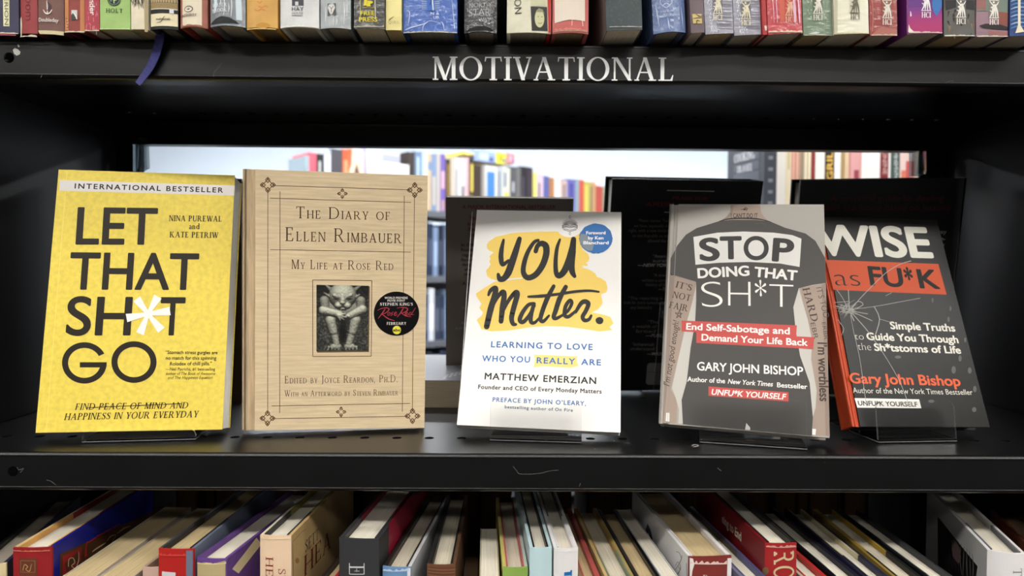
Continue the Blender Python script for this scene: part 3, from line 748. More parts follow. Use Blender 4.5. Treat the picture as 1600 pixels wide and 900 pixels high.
p.text('LEARNING TO LOVE', 767, 542.5, 926, 547, 9.5, BL, w=.016, space=1.2)
p.text('WHO YOU', 753, 564.5, 828, 566.5, 9.5, BL, w=.016, space=1.2)
p.poly([(834, 554), (880, 556), (902, 557), (901, 564), (904, 572), (890, 575), (850, 572), (834, 574), (836, 563)], C(244, 218, 128))
p.text('REALLY', 838.5, 567.5, 898.5, 569.5, 9.5, BL, w=.016, space=1.2); p.text('ARE', 908, 570, 939, 571, 9.5, BL, w=.016, space=1.2)
p.text('MATTHEW EMERZIAN', 757, 592.5, 931.5, 600, 10.5, C(44, 42, 42), w=.018, space=1.15)
p.text('Founder and CEO of Every Monday Matters', 747, 607.5, 940, 615, 6.8, C(44, 42, 42), w=.018, space=1.1)
p.text('PREFACE BY JOHN O\u2019LEARY,', 769.5, 627.5, 915.5, 634, 7, BL, w=.016, space=1.2)
p.text('bestselling author of On Fire', 788.5, 638, 895, 643.5, 5, C(70, 92, 120), w=.016, space=1.2)
p.line(738, 331, 716, 662, .7, C(222, 220, 216))
m.build('cover', r)
# round clear-backed shop sticker with a drawn emblem
m = MB(); p = Pr(m, M)
p.ell(889.5, 354, 20, 17, C(236, 233, 229, rough=.3), 4, 40); EK = C(50, 46, 46)
z = lambda pts: [(730 + x / 4.5, 330 + y / 4.5) for x, y in pts]
p.path(z([(722, 30), (729, 42), (722, 54), (715, 42)]), .5, EK, 5, True); p.path(z([(722, 150), (729, 160), (722, 170), (715, 160)]), .5, EK, 5, True)
for a in range(-6, 7):
    an_ = a * 12; x0, y0 = 722 + a * 4, 98; x1, y1 = 722 + 58 * math.sin(math.radians(an_)), 100 - 50 * math.cos(math.radians(an_))
    p.stroke(z([(x0, y0), ((x0 + x1) / 2 + 3, (y0 + y1) / 2), (x1, y1)]), [.4, 1.1, .3], EK, 5, 3)
p.poly(z([(668, 98), (700, 92), (722, 104), (748, 92), (776, 98), (776, 120), (748, 114), (722, 122), (700, 114), (668, 120)]), EK, 5)
for k in range(3): p.path(z([(672, 104 + k * 5), (700, 98 + k * 5), (722, 109 + k * 5), (746, 98 + k * 5), (772, 104 + k * 5)]), .5, C(230, 228, 224), 6)
p.path(z([(670, 125), (700, 128), (722, 136), (750, 128), (776, 124)]), .8, EK, 5); p.path(z([(678, 132), (700, 138), (722, 146), (745, 138), (768, 132)]), .8, EK, 5)
o = m.build('sticker', r); o['label'] = 'round pale sticker with a small black emblem'
easel(M, -5.9, 23.78, .012, .027, .097, .030, 'clear acrylic easel under the white paperback', .11)

# --- grey hardcover: back of a person in a black shirt
mat('grey_cover', (168, 162, 153), rough=0.38, spec=0.35)
M = bookM(.1246, .5322, -.1182, -15.5, 19.88, 1.31)
r = thing('book', 'grey hardcover printed with a tattooed person in a black shirt seen from behind', 'book', M, 'books displayed face out')
m = hardcover(r, .1202, .1894, .018, 'grey_cover', joint=False); p = Pr(m, M)
SK = C(164, 144, 130); SK2 = C(146, 127, 115); SH = C(72, 69, 66); TA = C(78, 64, 58); GB = C(196, 192, 184)
p.poly([(1088, 441), (1082, 470), (1071, 512), (1060, 560), (1050, 606), (1056, 622), (1061, 640), (1060, 662), (1067, 662), (1066, 622), (1073, 596), (1079, 544), (1086, 505), (1087, 470)], GB)
p.poly([(1248, 450), (1239, 480), (1243, 515), (1250, 556), (1265, 598), (1270, 652), (1274, 637), (1276, 610), (1267, 562), (1269, 532), (1262, 499), (1253, 469)], GB)
p.poly([(1141.5, 320.5), (1188, 320.5), (1189, 331), (1193, 338), (1202, 346.5), (1124, 346.5), (1136, 338), (1141, 331)], SK)
p.poly([(1141.5, 320.5), (1146, 320.5), (1145, 334), (1134, 346), (1124, 346.5), (1136, 338), (1141, 331)], SK2, 2)
p.poly([(1047, 430), (1055, 431), (1088, 441), (1086, 455), (1079, 483), (1070, 512), (1062, 550), (1050, 599), (1048, 609), (1055, 620), (1058, 632), (1057, 661), (1036.5, 661), (1040, 575), (1043, 500)], SK)
p.poly([(1047, 430), (1055, 431), (1050, 480), (1046, 560), (1041, 620), (1036.5, 661), (1040, 575), (1043, 500)], SK2, 2)
p.poly([(1250, 450), (1290.5, 443), (1293, 540), (1296.5, 682), (1270, 680), (1270, 652), (1275, 637), (1276, 610), (1268, 560), (1269, 532), (1262, 499), (1254, 469)], SK)
p.poly([(1284, 445), (1290.5, 443), (1293, 540), (1296.5, 682), (1290, 681), (1288, 560)], SK2, 2)
p.poly([(1124.5, 345.5), (1143, 344), (1181, 344), (1204, 346.5), (1226.5, 356), (1258.6, 365), (1274, 376.5), (1289, 403), (1290.6, 442), (1270, 445), (1248, 450.5), (1239.5, 480), (1243, 515), (1250, 556), (1265, 598), (1270, 652), (1268.5, 681), (1067, 663), (1065, 625), (1073, 596), (1079, 544), (1086, 505), (1088, 470), (1087.6, 440.5), (1047.3, 428), (1048, 404.5), (1058, 384), (1071.6, 367), (1088.6, 356.5)], SH, 3)
p.stroke([(1124, 346), (1143, 341.8), (1181, 342), (1204, 347)], [1.2, 2.2, 2.2, 1.2], C(52, 50, 48), 4)
p.stroke([(1180, 350), (1190, 348.5), (1196, 352)], .6, C(90, 87, 83), 4)
p.text('I CAN\u2019T DO IT', 1142, 340.5, 1184, 340.5, 7, TA, w=.016, layer=5); p.stroke([(1158, 327.5), (1168, 327), (1164, 324.5), (1167, 330)], .9, TA, 4); p.ell(1163, 327.5, 1.8, 1.6, TA, 4, 10)
e2 = lambda pts: [(1030 + x / 5.293, 310 + y / 5.293) for x, y in pts]
p.poly(e2([(283, 320), (480, 285), (700, 275), (950, 285), (1100, 305), (1176, 335), (1160, 568), (1000, 540), (750, 527), (500, 533), (300, 550)]), C(228, 225, 219), 4)
SD = C(52, 50, 48)
def z2(t, x0, y0, x1, y1, cap, key, **kw): a = e2([(x0, y0), (x1, y1)]); p.text(t, *a[0], *a[1], cap / 5.293, key, layer=5, **kw)
z2('S', 334, 514, 503, 508, 190, SD, w=.03); z2('T', 502, 499, 686, 497, 190, SD, w=.03); z2('O', 697, 505, 906, 508, 196, SD, w=.0165); z2('P', 929, 514, 1108, 528, 196, SD, w=.03)
WH = C(238, 236, 230)
z2('DOING', 318, 660, 748, 638, 84, WH, w=.03); z2('THAT', 783, 646, 1140, 680, 84, WH, w=.03)
z2('S', 345, 905, 527, 900, 215, WH, w=-.022); z2('H', 570, 893, 756, 897, 210, WH, w=-.022); z2('*', 797, 898, 892, 898, 210, WH); z2('T', 910, 900, 1110, 908, 195, WH, w=-.022)
RD = C(196, 78, 72)
p.poly([(1065, 501), (1245, 508.5), (1244, 525.5), (1065, 518)], RD, 4); p.poly([(1088, 518), (1272, 527), (1270.5, 545.5), (1088, 536)], RD, 4)
p.text('End Self-Sabotage and', 1072, 515, 1234, 522.5, 10.5, WH, w=.02, layer=5); p.text('Demand Your Life Back', 1096, 532, 1262, 540.5, 10.5, WH, w=.02, layer=5)
p.text('GARY JOHN BISHOP', 1089, 578.5, 1255, 587, 13.4, WH, w=.016, layer=5)
p.text('Author of the', 1074, 596, 1133, 599, 7.6, WH, w=.018, layer=5); p.text('New York Times', 1137, 599.4, 1207, 604, 7.6, WH, w=.018, layer=5, shear=.2); p.text('Bestseller', 1214, 605, 1261.5, 608, 7.6, WH, w=.018, layer=5)
p.poly([(1107, 604), (1232, 613), (1232, 627.5), (1107, 618.5)], RD, 4); p.text('UNFU*K YOURSELF', 1111, 616.5, 1227, 624.5, 9, WH, w=.02, layer=5, shear=.2)
p.poly([(1041, 645), (1046, 645), (1046, 659), (1040, 658)], WH, 4); p.poly([(1269, 670), (1275, 670.5), (1274, 680), (1269, 679)], WH, 4); p.poly([(1166, 661), (1172, 668), (1172, 672), (1164, 671.5)], WH, 4)
p.text('IT\u2019S', 1055, 449, 1080, 455, 10, TA, 'serif', layer=4, S=.16, T=.07); p.text('NOT', 1050, 465, 1078, 471, 10, TA, 'serif', layer=4, S=.16, T=.07); p.text('FAIR', 1045, 481, 1074, 487, 10, TA, 'serif', layer=4, S=.16, T=.07)
p.text('I\u2019m not good enough!', 1046, 604, 1061, 503, 10, TA, w=.0, layer=4, shear=.25)
p.path([(1057, 497), (1062, 484), (1064, 497), (1055, 489), (1066, 490)], .9, TA, 4, True)
p.text('IT\u2019S TOO', 1275, 450, 1287, 497, 9, TA, layer=4, w=-.01); p.text('HARD', 1253.5, 451, 1268, 503, 11, TA, 'serif', layer=4, S=.16, T=.07)
p.text('ERBR', 1284, 504, 1288, 531, 6, TA, layer=4, w=-.01); p.text('EBR', 1266, 505, 1272, 530, 7, TA, layer=4, w=-.01)
p.text('I\u2019m worthless', 1277.5, 535, 1281, 627, 15, TA, layer=4, w=.02)
p.line(1059, 320, 1043, 662, .8, C(150, 145, 137), 4)
m.build('cover', r)
easel(M, -15.5, 19.88, .018, .028, .104, .034, 'clear acrylic easel under the grey hardcover', .11)

# --- black hardcover with the cracked-glass print
mat('dark_cover', (24, 23, 21), rough=0.34, spec=0.28, noise=(22, .35, (1, 1, 1)))
mat('orange_spine', (196, 74, 40), rough=0.4)
M = bookM(.2733, .5261, -.1184, 4.3, 22.15, .93)
r = thing('book', 'dark hardcover with a cracked glass print and an orange title bar, far right', 'book', M, 'books displayed face out')
m = hardcover(r, .1111, .1822, .018, 'dark_cover', spine_k='orange_spine', joint=False); p = Pr(m, M)
WI = C(226, 222, 210); OR = C(206, 86, 50)
p.text('WISE', 1277.5, 397.5, 1459, 402, 49, WI, w=.045)
p.poly([(1290, 406), (1466, 412.5), (1479, 460.5), (1302, 453)], OR)
p.text('as', 1305, 446.3, 1345, 447.3, 26.5, C(40, 38, 30), w=-.018); p.text('FU', 1359.5, 445, 1413, 448.5, 30, C(26, 24, 22), w=.02); p.text('*', 1416.5, 449, 1430, 449.5, 31, C(26, 24, 22), w=.02); p.text('K', 1437, 449.7, 1469.5, 451, 30, C(26, 24, 22), w=.02)
p.text('Simple Truths', 1391.5, 514, 1493, 518, 12, WI, w=.03); p.text('to', 1336, 530.5, 1350, 531, 10.5, WI, w=-.02); p.text('Guide You Through', 1354.5, 531, 1498, 536, 12, WI, w=.03)
p.text('the', 1341, 547, 1361.5, 547.7, 11.5, WI, w=-.02); p.text('Sh*tstorms of Life', 1366.5, 548, 1502, 552.5, 12, WI, w=.03)
p.text('Gary John Bishop', 1328.5, 598.5, 1501.5, 603, 16.5, C(222, 100, 62), w=.02); p.text('Author of the New York Times Bestseller', 1333, 614, 1520, 617, 8.3, WI, w=.0)
p.poly([(1335, 622), (1436, 624), (1439.5, 638), (1339.5, 637)], C(236, 233, 226)); p.text('UNFU*K YOURSELF', 1341, 633.5, 1434, 635.5, 7.6, C(66, 62, 58), w=.02)
CR = C(168, 166, 160); c6 = lambda pts: [(1270 + x / 5.625, 400 + y / 5.625) for x, y in pts]
rnd = random.Random(4)
for pts, w in (([(330, 480), (400, 390), (520, 265), (640, 150), (760, 75), (860, 45)], 1), ([(320, 470), (315, 380), (310, 300)], 1.4), ([(300, 450), (260, 370), (210, 300)], .9), ([(340, 470), (540, 445), (760, 405), (940, 372)], .8),
               ([(340, 480), (440, 430), (395, 400), (335, 460)], 1.2), ([(540, 450), (585, 555), (550, 690)], 1.3), ([(585, 555), (690, 585)], .6), ([(330, 520), (360, 680), (380, 760), (410, 900), (440, 1100), (470, 1320)], .8), ([(480, 660), (620, 860), (760, 1100), (850, 1330)], .8),
               ([(340, 500), (430, 600), (480, 660)], 1.2), ([(345, 490), (520, 570)], 1), ([(345, 485), (480, 510)], 1), ([(330, 500), (360, 570)], 1.4), ([(200, 440), (330, 480)], 1.2), ([(190, 410), (320, 400)], .8), ([(640, 350), (690, 325)], .6), ([(240, 590), (270, 640), (250, 700)], .8), ([(220, 560), (245, 600)], 1)):
    p.stroke(c6(pts), w, CR, 3, 3)
for i in range(46):
    a = rnd.uniform(0, 6.28); d = rnd.uniform(20, 120); x, y = 300 + rnd.uniform(-50, 40), 465 + rnd.uniform(-40, 30)
    p.stroke(c6([(x, y), (x + d * math.cos(a) * .9, y + d * math.sin(a) * .6)]), [rnd.uniform(.5, 1.1), .3], CR, 3, 2)
for x, y, rx, ry in ((1457, 469, 1.6, 4), (1485, 482, 1.6, 4), (1482, 499, 1.8, 4.5), (1508, 531, 1.6, 4), (1500, 560, 2.5, 5), (1490, 578, 3.5, 6), (1515, 579, 3, 5), (1523, 608, 2.8, 5), (1403, 558, 5, 2.4), (1455, 627, 5, 2.5), (1522, 640, 3.5, 4)): p.ell(x, y, rx, ry, C(92, 92, 90), 1, 14)
m.build('cover', r)
easel(M, 4.3, 22.15, .018, .014, .078, .029, 'clear acrylic easel under the dark cracked-glass hardcover', .11)

# ------------------------------------------------------------------ books of the other side, seen from behind
mat('charcoal_back', (104, 98, 94), rough=0.35, spec=0.4, noise=(9, .3, (1, 1, .6)))
mat('black_back', (13, 12, 13), rough=0.4, spec=0.35)
M = bookM(-.0643, .747, -.1030, 2.4, -9.5, 0)
r = thing('book', 'charcoal grey book standing on the flat book behind the white paperback', 'book', M, 'books turned to the other side')
m = paperback(r, .1348, .1835, .024, 'charcoal_back', page='page_grey', spine_right=True); p = Pr(m, M)
DR = C(104, 20, 36); DK = C(30, 27, 27)
p.text('A MAJOR INTERNATIONAL BESTSELLER', 722.5, 326, 868, 326.5, 6, DR, w=.016)
for t, x0, y in (('The', 733, 343.5), ('to ki', 730, 352), ('Roo', 732, 360.5), ('of', 734.5, 369)): p.text(t, x0, y, x0 + 4.2 * len(t), y, 5.4, DR, w=.02)
for t, x0, y in (('In 1943', 720.5, 385), ('Roosev', 720.5, 392.5), ('raged', 722, 400.5), ('face-to', 720.5, 408), ('dang', 722, 415.5), ('whe', 725.5, 423), ('own', 725, 430.5), ('A g', 722.5, 445)): p.text(t, x0, y, x0 + 3.4 * len(t), y, 5, DK, w=.02)
for t, x0, y in (('\u2018A c', 720, 483), ('\u2018An', 719, 507), ('a true', 712, 514.5)): p.text(t, x0, y, x0 + 3.2 * len(t), y, 5, C(150, 146, 142))
m.build('cover', r)

Ml = TR(-.148, .6496, -.1034) @ RO(-1.5, 'Z') @ RO(-90, 'X')
mat('slate_cover', (118, 120, 124), rough=0.3, spec=0.4)
r = thing('book', 'thick grey book lying flat on the shelf between the tan hardcover and the white paperback', 'book', Ml)
m = paperback(r, .145, .200, .0262, 'slate_cover', page='page_grey'); p = Pr(m, Ml)
for y, t in ((.012, 8), (.022, 12), (.032, 9)):
    for k in range(t): p.raw([(.088 + k * .004, y + k * .009), (.0905 + k * .004, y + k * .009), (.0915 + k * .004, y + k * .009 + .005), (.089 + k * .004, y + k * .009 + .005)], C(222, 220, 216))
rnd = random.Random(2)
for k in range(30):
    x, y = .112 + rnd.uniform(0, .03), .01 + rnd.uniform(0, .12); p.raw([(x, y), (x + .004, y + .001), (x + .003, y + .006), (x + .001, y + .005)], C(112, 34, 44))
m.build('cover', r)

M = bookM(.1038, .735, -.1280, 4, -12, 0)
r = thing('book', 'black jacketed book standing behind, between the white paperback and the grey hardcover', 'book', M, 'books turned to the other side')
m = hardcover(r, .1596, .2276, .034, 'black_back', page='page_y', spine_right=True); p = Pr(m, M)
GR = C(150, 147, 146); RD2 = C(112, 30, 38); G2 = C(122, 119, 118)
p.line(1042, 297.5, 1116, 299, 1.2, C(190, 188, 186)); p.line(1038, 331.5, 1052, 332, 1.2, C(190, 188, 186))
p.text('PRAISE FOR', 1050, 311.5, 1105, 313, 5, RD2, shear=.25, w=.016); p.text('AMERI', 1008, 322, 1051, 322.5, 6.5, RD2, shear=.25, w=.03, space=1.2)
for t, x0, x1, y in (('\u201cNow comes Tim Al', 997, 1052, 347), ('we have, especially on th', 990, 1052, 355), ('right, with a new book tha', 982, 1051, 362.5), ('to the Republic as nomi', 988, 1050, 370.5), ('allowed the Gr', 1012, 1049, 378.5),
                     ('\u201cAmerican', 1020, 1047, 402.5), ('surely', 1020, 1047, 409.5), ('\u201cA tower', 1020, 1045, 432), ('written a compa', 1003, 1045, 440), ('history of the', 1009, 1044, 447), ('\u201cThe reporting is', 981, 1035, 468), ('both far more numerous an', 975, 1040, 475), ('any behind-t', 985, 1018, 482.5), ('\u201cThe', 1011, 1028, 505), ('a wealth of', 988, 1026, 512), ('broad', 994, 1024, 519.5), ('\u201cIndispensab', 987, 1022, 540), ('understand', 985, 1022, 547)):
    p.text(t, x0, y, x1, y + .3, 4.8, G2)
for t, x0, x1, y in (('\u2014NEW YORK', 996, 1046, 416.5), ('\u2014TH', 1028, 1042, 454), ('\u2014PUBLI', 1008, 1036, 526.5), ('\u2014WASH', 1010, 1036, 555)): p.text(t, x0, y, x1, y + .3, 5, GR, shear=.25, w=.016)
m.build('cover', r)
m = MB(); p = Pr(m, M)
mat('tag_silver', (104, 102, 100), rough=0.4)
p.poly([(1011, 571), (1014, 567), (1060, 567), (1060, 601), (1012, 601), (1009, 598)], 'tag_silver', 3); p.line(1012, 581, 1060, 582, .7, C(70, 68, 68), 4); p.text('E', 1032, 594, 1037, 594, 10, C(34, 32, 32), w=.06, layer=4)
o = m.build('sticker', r); o['label'] = 'dull silver price sticker'
t = thing('acrylic_easel', 'clear acrylic easel leaning on the black jacketed book behind the grey hardcover', 'book easel', M, 'clear easels on the other side')
m = MB(); x0, z0 = .058, .0
m.box(x0, x0 + .07, -.0034, -.0016, -.0008, .100, 'acrylic')
for q in ((x0 - .0004, x0, -.0034, -.0016, -.0008, .100), (x0 + .07, x0 + .0704, -.0034, -.0016, -.0008, .100), (x0, x0 + .07, -.0034, -.0016, .100, .1006)): m.box(*q, 'acrylic_edge')
m.build('back_rest', t)
m = MB(); Mi = RO(-12, 'X')
m.box(x0 - .012, x0 + .07, -.004, .045, -.0014, -.0002, 'acrylic', Mi); m.box(x0 - .012, x0 + .07, -.0046, -.004, -.0014, -.0002, 'acrylic_edge', Mi); m.build('base_plate', t)

M = bookM(.3006, .7200, -.1280, -4.03, -9.66, -.81)
r = thing('book', 'tall black book standing behind the dark cracked-glass hardcover at right', 'book', M, 'books turned to the other side')
m = hardcover(r, .1626, .2248, .028, 'black_back', page='page_grey', spine_right=True); p = Pr(m, M)
D3 = C(98, 30, 35)
p.text('A practical guide to dealing', 1297, 314.5, 1474, 314, 9.5, D3, shear=.12, w=.0); p.text('with the future based on lessons', 1287, 329, 1483, 328.5, 9.5, D3, shear=.12, w=.0)
for t, x0, x1, y in (('key', 1465, 1478.5, 365), ('n-', 1470, 1477, 376), ('y', 1472.5, 1475.5, 385)): p.text(t, x0, y, x1, y, 6.2, C(176, 175, 175))
m.build('cover', r)

M = bookM(-.3955, .66, ZL + .0008, 2, 0, 0)
r = thing('book', 'dark brown book almost hidden upright behind the yellow paperback', 'book', M)
m = hardcover(r, .140, .2175, .020, C(46, 34, 30), page='page_grey', joint=False); m.build('cover', r)

# ------------------------------------------------------------------ rows of books
def rowbook(label, group, M, T, H, D, spine, left=None, right=None, page='page_x', hard=True, b=.0016, inner=None, deco=None, lay=.00018, name='book'):
    r = thing(name, label, 'book', M, group)
    left = left or spine; right = right or spine
    bt = .0024 if hard else .0006; ins = .0035 if hard else .0004
    S = lambda u: b * (2 * u / T - 1) ** 2
    m = MB(); us = np.linspace(0, T, 11)
    m.prism([(u, S(u)) for u in us] + [(u, S(u) + bt * .7) for u in us[::-1]], 0, H, 'z', spine)
    m.box(0, bt, b + bt * .7, D, 0, H, left); m.box(T - bt, T, b + bt * .7, D, 0, H, right)
    if inner:
        c1, c2, fr = inner; ys = b + bt + (D - b) * fr
        for x0, x1 in ((bt, bt + .0012), (T - bt - .0012, T - bt)):
            m.box(x0, x1, b + bt * .7, ys, .001, H + .0004, c1); m.box(x0, x1, ys, D - .001, .001, H + .0004, c2)
        bt += .0012
    if deco:
        p = Pr(m, M, S=S, lay=lay); p.T = T; deco(p, m)
    m.build('cover', r)
    pg = MB(); x0, x1 = bt + .0002, T - bt - .0002
    uu = np.linspace(x0, x1, 8)
    pg.prism([(u, S(u) + bt * .75 + .0006) for u in uu] + [(x1, D - ins), (x0, D - ins)], ins, H - ins, 'z', page)
    pg.build('page_block', r)
    return r
def side(p, m, T, right, M):
    """print plane of a book's left or right board"""
    fr = Matrix(((0, -1, 0, T), (1, 0, 0, 0), (0, 0, 1, 0), (0, 0, 0, 1))) if right else Matrix(((0, 1, 0, 0), (-1, 0, 0, 0), (0, 0, 1, 0), (0, 0, 0, 1)))
    return Pr(m, M, fr, lay=.0002)
def worn(p, x0, x1, y, key, a=1.6, seed=1):
    rnd = random.Random(seed); n = max(4, int((x1 - x0) / 3))
    top = [(x0 + (x1 - x0) * i / n, y - a * rnd.uniform(.1, 1)) for i in range(n + 1)]
    p.poly(top + [(x1, y + .6), (x0, y + .6)], key, 3)
def glossy(key, rgb, **kw): mat(key, rgb, rough=.35, coat=1.0, coat_rough=.06, bump=(260, .55), **kw); return key

# --- upper shelf: spines seen from below
EDGE = C(216, 204, 180); GOLD = C(190, 150, 70)
def hci(p, cx, yb, yt, ink, bg):
    f = lambda pts, w: p.stroke([(cx + x, yb + y) for x, y in pts], w, ink, 3, 3)
    p.poly([(cx - 7.6, yb - 27), (cx + 7.6, yb - 27), (cx + 7.6, yb), (cx - 7.6, yb)], bg, 2)
    f([(-6.5, -.5), (-3, -8), (-1.5, -20)], [1.2, 2.6, 1.6]); f([(-1.6, -.5), (-.8, -10), (2, -19)], [1, 2.6, 2]); f([(2.2, -.5), (1.8, -10), (1, -16)], [1.2, 2, 2])
    f([(6.2, -.5), (4.6, -10), (1.5, -20)], [1.4, 2.8, 2.6]); f([(-7, -26), (-3, -21), (0, -19)], [1, 1.8, 2.4]); f([(7, -25), (4, -20), (0, -18)], [1, 1.8, 2.4]); f([(-6.5, -11), (-3, -9)], [1, 1.6])
    p.ell(cx - .6, yb - 24, 1.5, 1.7, ink, 3, 10); p.ell(cx - 4, yb - 16, 1.2, 1.4, ink, 3, 10)
    p.line(cx - 7.6, yb + .3, cx + 7.6, yb + .3, 1, ink, 3); p.line(cx - 7.6, yb - 27, cx + 7.6, yb - 27, 1, ink, 3)
    p.text('HCI', cx - 7.2, yt, cx + 7.2, yt, 8.8, ink, 'serif', layer=3, S=.2, T=.06, q=.06, gap=.06)
HI = C(232, 226, 212)
def d1(p, m): p.poly([(4, -60), (14, -60), (14.5, 41), (5.5, 41)], C(232, 228, 186)); p.text('HYPERION', 6.8, -32, 7.6, 39, 5.8, C(112, 110, 92)); worn(p, 0, 28, 52, EDGE); p.poly([(-20, 52.5), (24, 53.5), (24, 55.5), (-20, 55.5)], C(150, 70, 88), 2)
def d2b(p, m):
    K = C(112, 34, 44)
    p.text('oom', 40, -5, 40, 32, 12, K, w=-.015); worn(p, 31, 58, 57, EDGE, 3, 4); p.poly([(30, 30), (33, 26), (34, 40), (33.5, 56), (30, 57)], EDGE, 2)
def d3(p, m):
    K = C(232, 222, 214)
    p.text('Doubleday', 60, 33.5, 91.5, 35, 6, K, w=.008, layer=3); p.stroke([(68, 15.5), (71, 20), (75, 21.8), (79, 20), (82, 15.5)], [.8, 1.6, 2, 1.6, .8], K, 3); p.stroke([(74, 2), (74.5, 10), (75, 21)], [1, 1.6, 1.2], K, 3); p.stroke([(75, 4), (79, 8), (78, 14), (74, 17)], [1, 2, 2, 1], C(70, 62, 82), 4)
    p.poly([(58, 47), (99, 49), (99, 55), (84, 54), (62, 53)], C(206, 192, 150), 2)
def d4(p, m):
    for x0, x1 in ((100.5, 107), (125, 131.5)): p.poly([(x0, -50), (x1, -50), (x1, 50), (x0, 50)], C(196, 130, 84))
    for k in range(9): p.stroke([(102 + (k * 3.3) % 5, 28 + k * 2.4), (105, 30 + k * 2.2)], .9, C(226, 206, 182) if k % 2 else C(120, 40, 36), 2)
    p.poly([(112, 16), (121, 16), (121, 31), (112, 31)], C(206, 204, 196), 2); p.poly([(112, 24), (115, 20), (121, 28), (121, 31), (112, 31)], C(72, 76, 70), 3); p.stroke([(115, 20), (119, 25), (121, 30)], [.6, 2, 1.6], C(232, 230, 224), 4); worn(p, 100, 131, 50, EDGE, 1.6, 5)
def d5(p, m):
    p.text('nder', 140.5, -1, 141.5, 24, 8, C(242, 224, 220), w=.016)
    rnd = random.Random(3)
    for k in range(26): x = rnd.uniform(134, 153); y = rnd.uniform(0, 46); p.line(x, y, x + rnd.uniform(-.5, .5), y + rnd.uniform(3, 9), .6, C(214, 150, 150), 1)
    worn(p, 132, 155, 48, EDGE, 1.4, 6)
def d6(p, m):
    K = C(62, 70, 44); p.ell(178.5, -1, 10.5, 10.5, C(52, 64, 66), 2, 32); p.ell(178.5, -1, 9, 9, C(150, 182, 110), 2.4, 32); p.ell(178.5, -1, 8.4, 8.4, C(52, 64, 66), 2.7, 32)
    p.text('H', 174, 3, 179, 3, 10, C(196, 218, 160), layer=4, w=-.0); p.text('P', 178.5, 6, 184, 6, 10, C(196, 218, 160), layer=4, w=0); p.text('HOLT', 166, 20, 192, 20.5, 6.6, K, 'serif', S=.15, T=.11, q=.05, gap=.16); worn(p, 155, 203, 45, C(206, 222, 170), 1, 7)
def d7(p, m):
    rnd = random.Random(8)
    for k in range(12): x = 206 + k * 1.6; p.stroke([(x, -20), (x + rnd.uniform(-2, 3), 0), (x + rnd.uniform(-1, 5), rnd.uniform(6, 15))], [1.6, 1.2, .4], C(66, 60, 52), 2)
    p.poly([(224, -50), (231, -50), (231, 50), (226, 50)], C(168, 152, 116), 1)
def d8(p, m):
    p.poly([(233, -60), (276, -60), (276, 14), (233, 13)], C(134, 116, 84)); p.poly([(233, 21), (276, 21), (276, 40.5), (233, 40.5)], C(230, 218, 182)); p.line(233, 13.6, 276, 14.5, 1.2, C(230, 222, 200), 3)
    for k in range(4): p.line(233, 5.5 + k * 2.2, 276, 6 + k * 2.2, .7, C(206, 178, 120), 2)
    for k in range(11): p.path([(234 + k * 4, -6), (236 + k * 4, 4), (238 + k * 4, -6)], .9, C(206, 186, 140), 2)
    p.stroke([(245, 35.5), (252, 34), (256, 28), (258, 25.5)], [.6, 1, 1, .6], C(60, 52, 44), 3); p.text('multnomah', 244, 31.3, 266, 31.3, 3.6, C(60, 52, 44), layer=3, w=.016); p.poly([(265, 14.5), (271, 14.5), (271, 21), (265, 21)], C(220, 224, 236), 4)
def d9(p, m):
    p.poly([(283, -50), (314, -50), (314, 39), (283, 39)], C(226, 214, 190)); p.ell(294.5, 14, 7.4, 5, C(98, 92, 80), 2, 32); p.ell(294.5, 14.3, 6, 3.7, C(228, 218, 196), 3, 32); p.text('INTEGRITY', 282.5, 25.5, 307.5, 24.5, 3.6, C(100, 92, 78), layer=3, w=.02); worn(p, 280, 318, 40, C(176, 120, 96), 2.4, 2)
def d10(p, m):
    K = C(232, 234, 236); p.text('WATER', 330, 10.5, 355, 10.5, 6, K, 'serif', S=.16, T=.07, layer=3); p.text('BROOK', 330, 19, 355, 18.5, 6, K, 'serif', S=.16, T=.07, layer=3)
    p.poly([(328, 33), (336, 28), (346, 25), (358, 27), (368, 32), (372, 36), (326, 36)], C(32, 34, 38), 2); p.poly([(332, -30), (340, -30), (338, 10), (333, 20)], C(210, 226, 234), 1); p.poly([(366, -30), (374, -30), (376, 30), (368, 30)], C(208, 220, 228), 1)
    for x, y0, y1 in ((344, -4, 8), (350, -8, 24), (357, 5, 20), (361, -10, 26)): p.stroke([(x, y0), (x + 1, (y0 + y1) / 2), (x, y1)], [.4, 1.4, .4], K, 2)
def d11(p, m): p.stroke([(404, 10), (410, 12), (414, 9.5), (419, 11)], .8, C(206, 110, 56)); p.stroke([(398, 15), (404, 17), (408, 14.5), (415, 16.5)], .9, C(206, 110, 56)); p.stroke([(402, 2), (406, 5), (409, 2)], .9, C(206, 110, 56)); worn(p, 385, 430, 45, C(232, 196, 120), 1.2, 2); p.ell(411, 40, 11, 4.5, C(196, 144, 66), 2, 20)
def d12(p, m):
    K = C(74, 76, 82); p.poly([(456, -30), (474.5, -30), (474.5, 9), (456, 9)], K); p.poly([(461.5, 3), (466.5, 3), (466.5, 9), (461.5, 9)], C(206, 206, 204), 3); p.poly([(461.5, -30), (466.5, -30), (466.5, -2), (461.5, -2)], C(206, 206, 204), 3)
    p.text('HAY', 456, 17, 474.5, 17, 6.2, K, w=.01); p.text('HOUSE', 456.2, 22.5, 473.5, 22.7, 3.6, K, w=.0); p.line(456, 24, 473.5, 24.7, .8, K, 2); worn(p, 437, 496, 41, C(238, 236, 230), 1.6, 3)
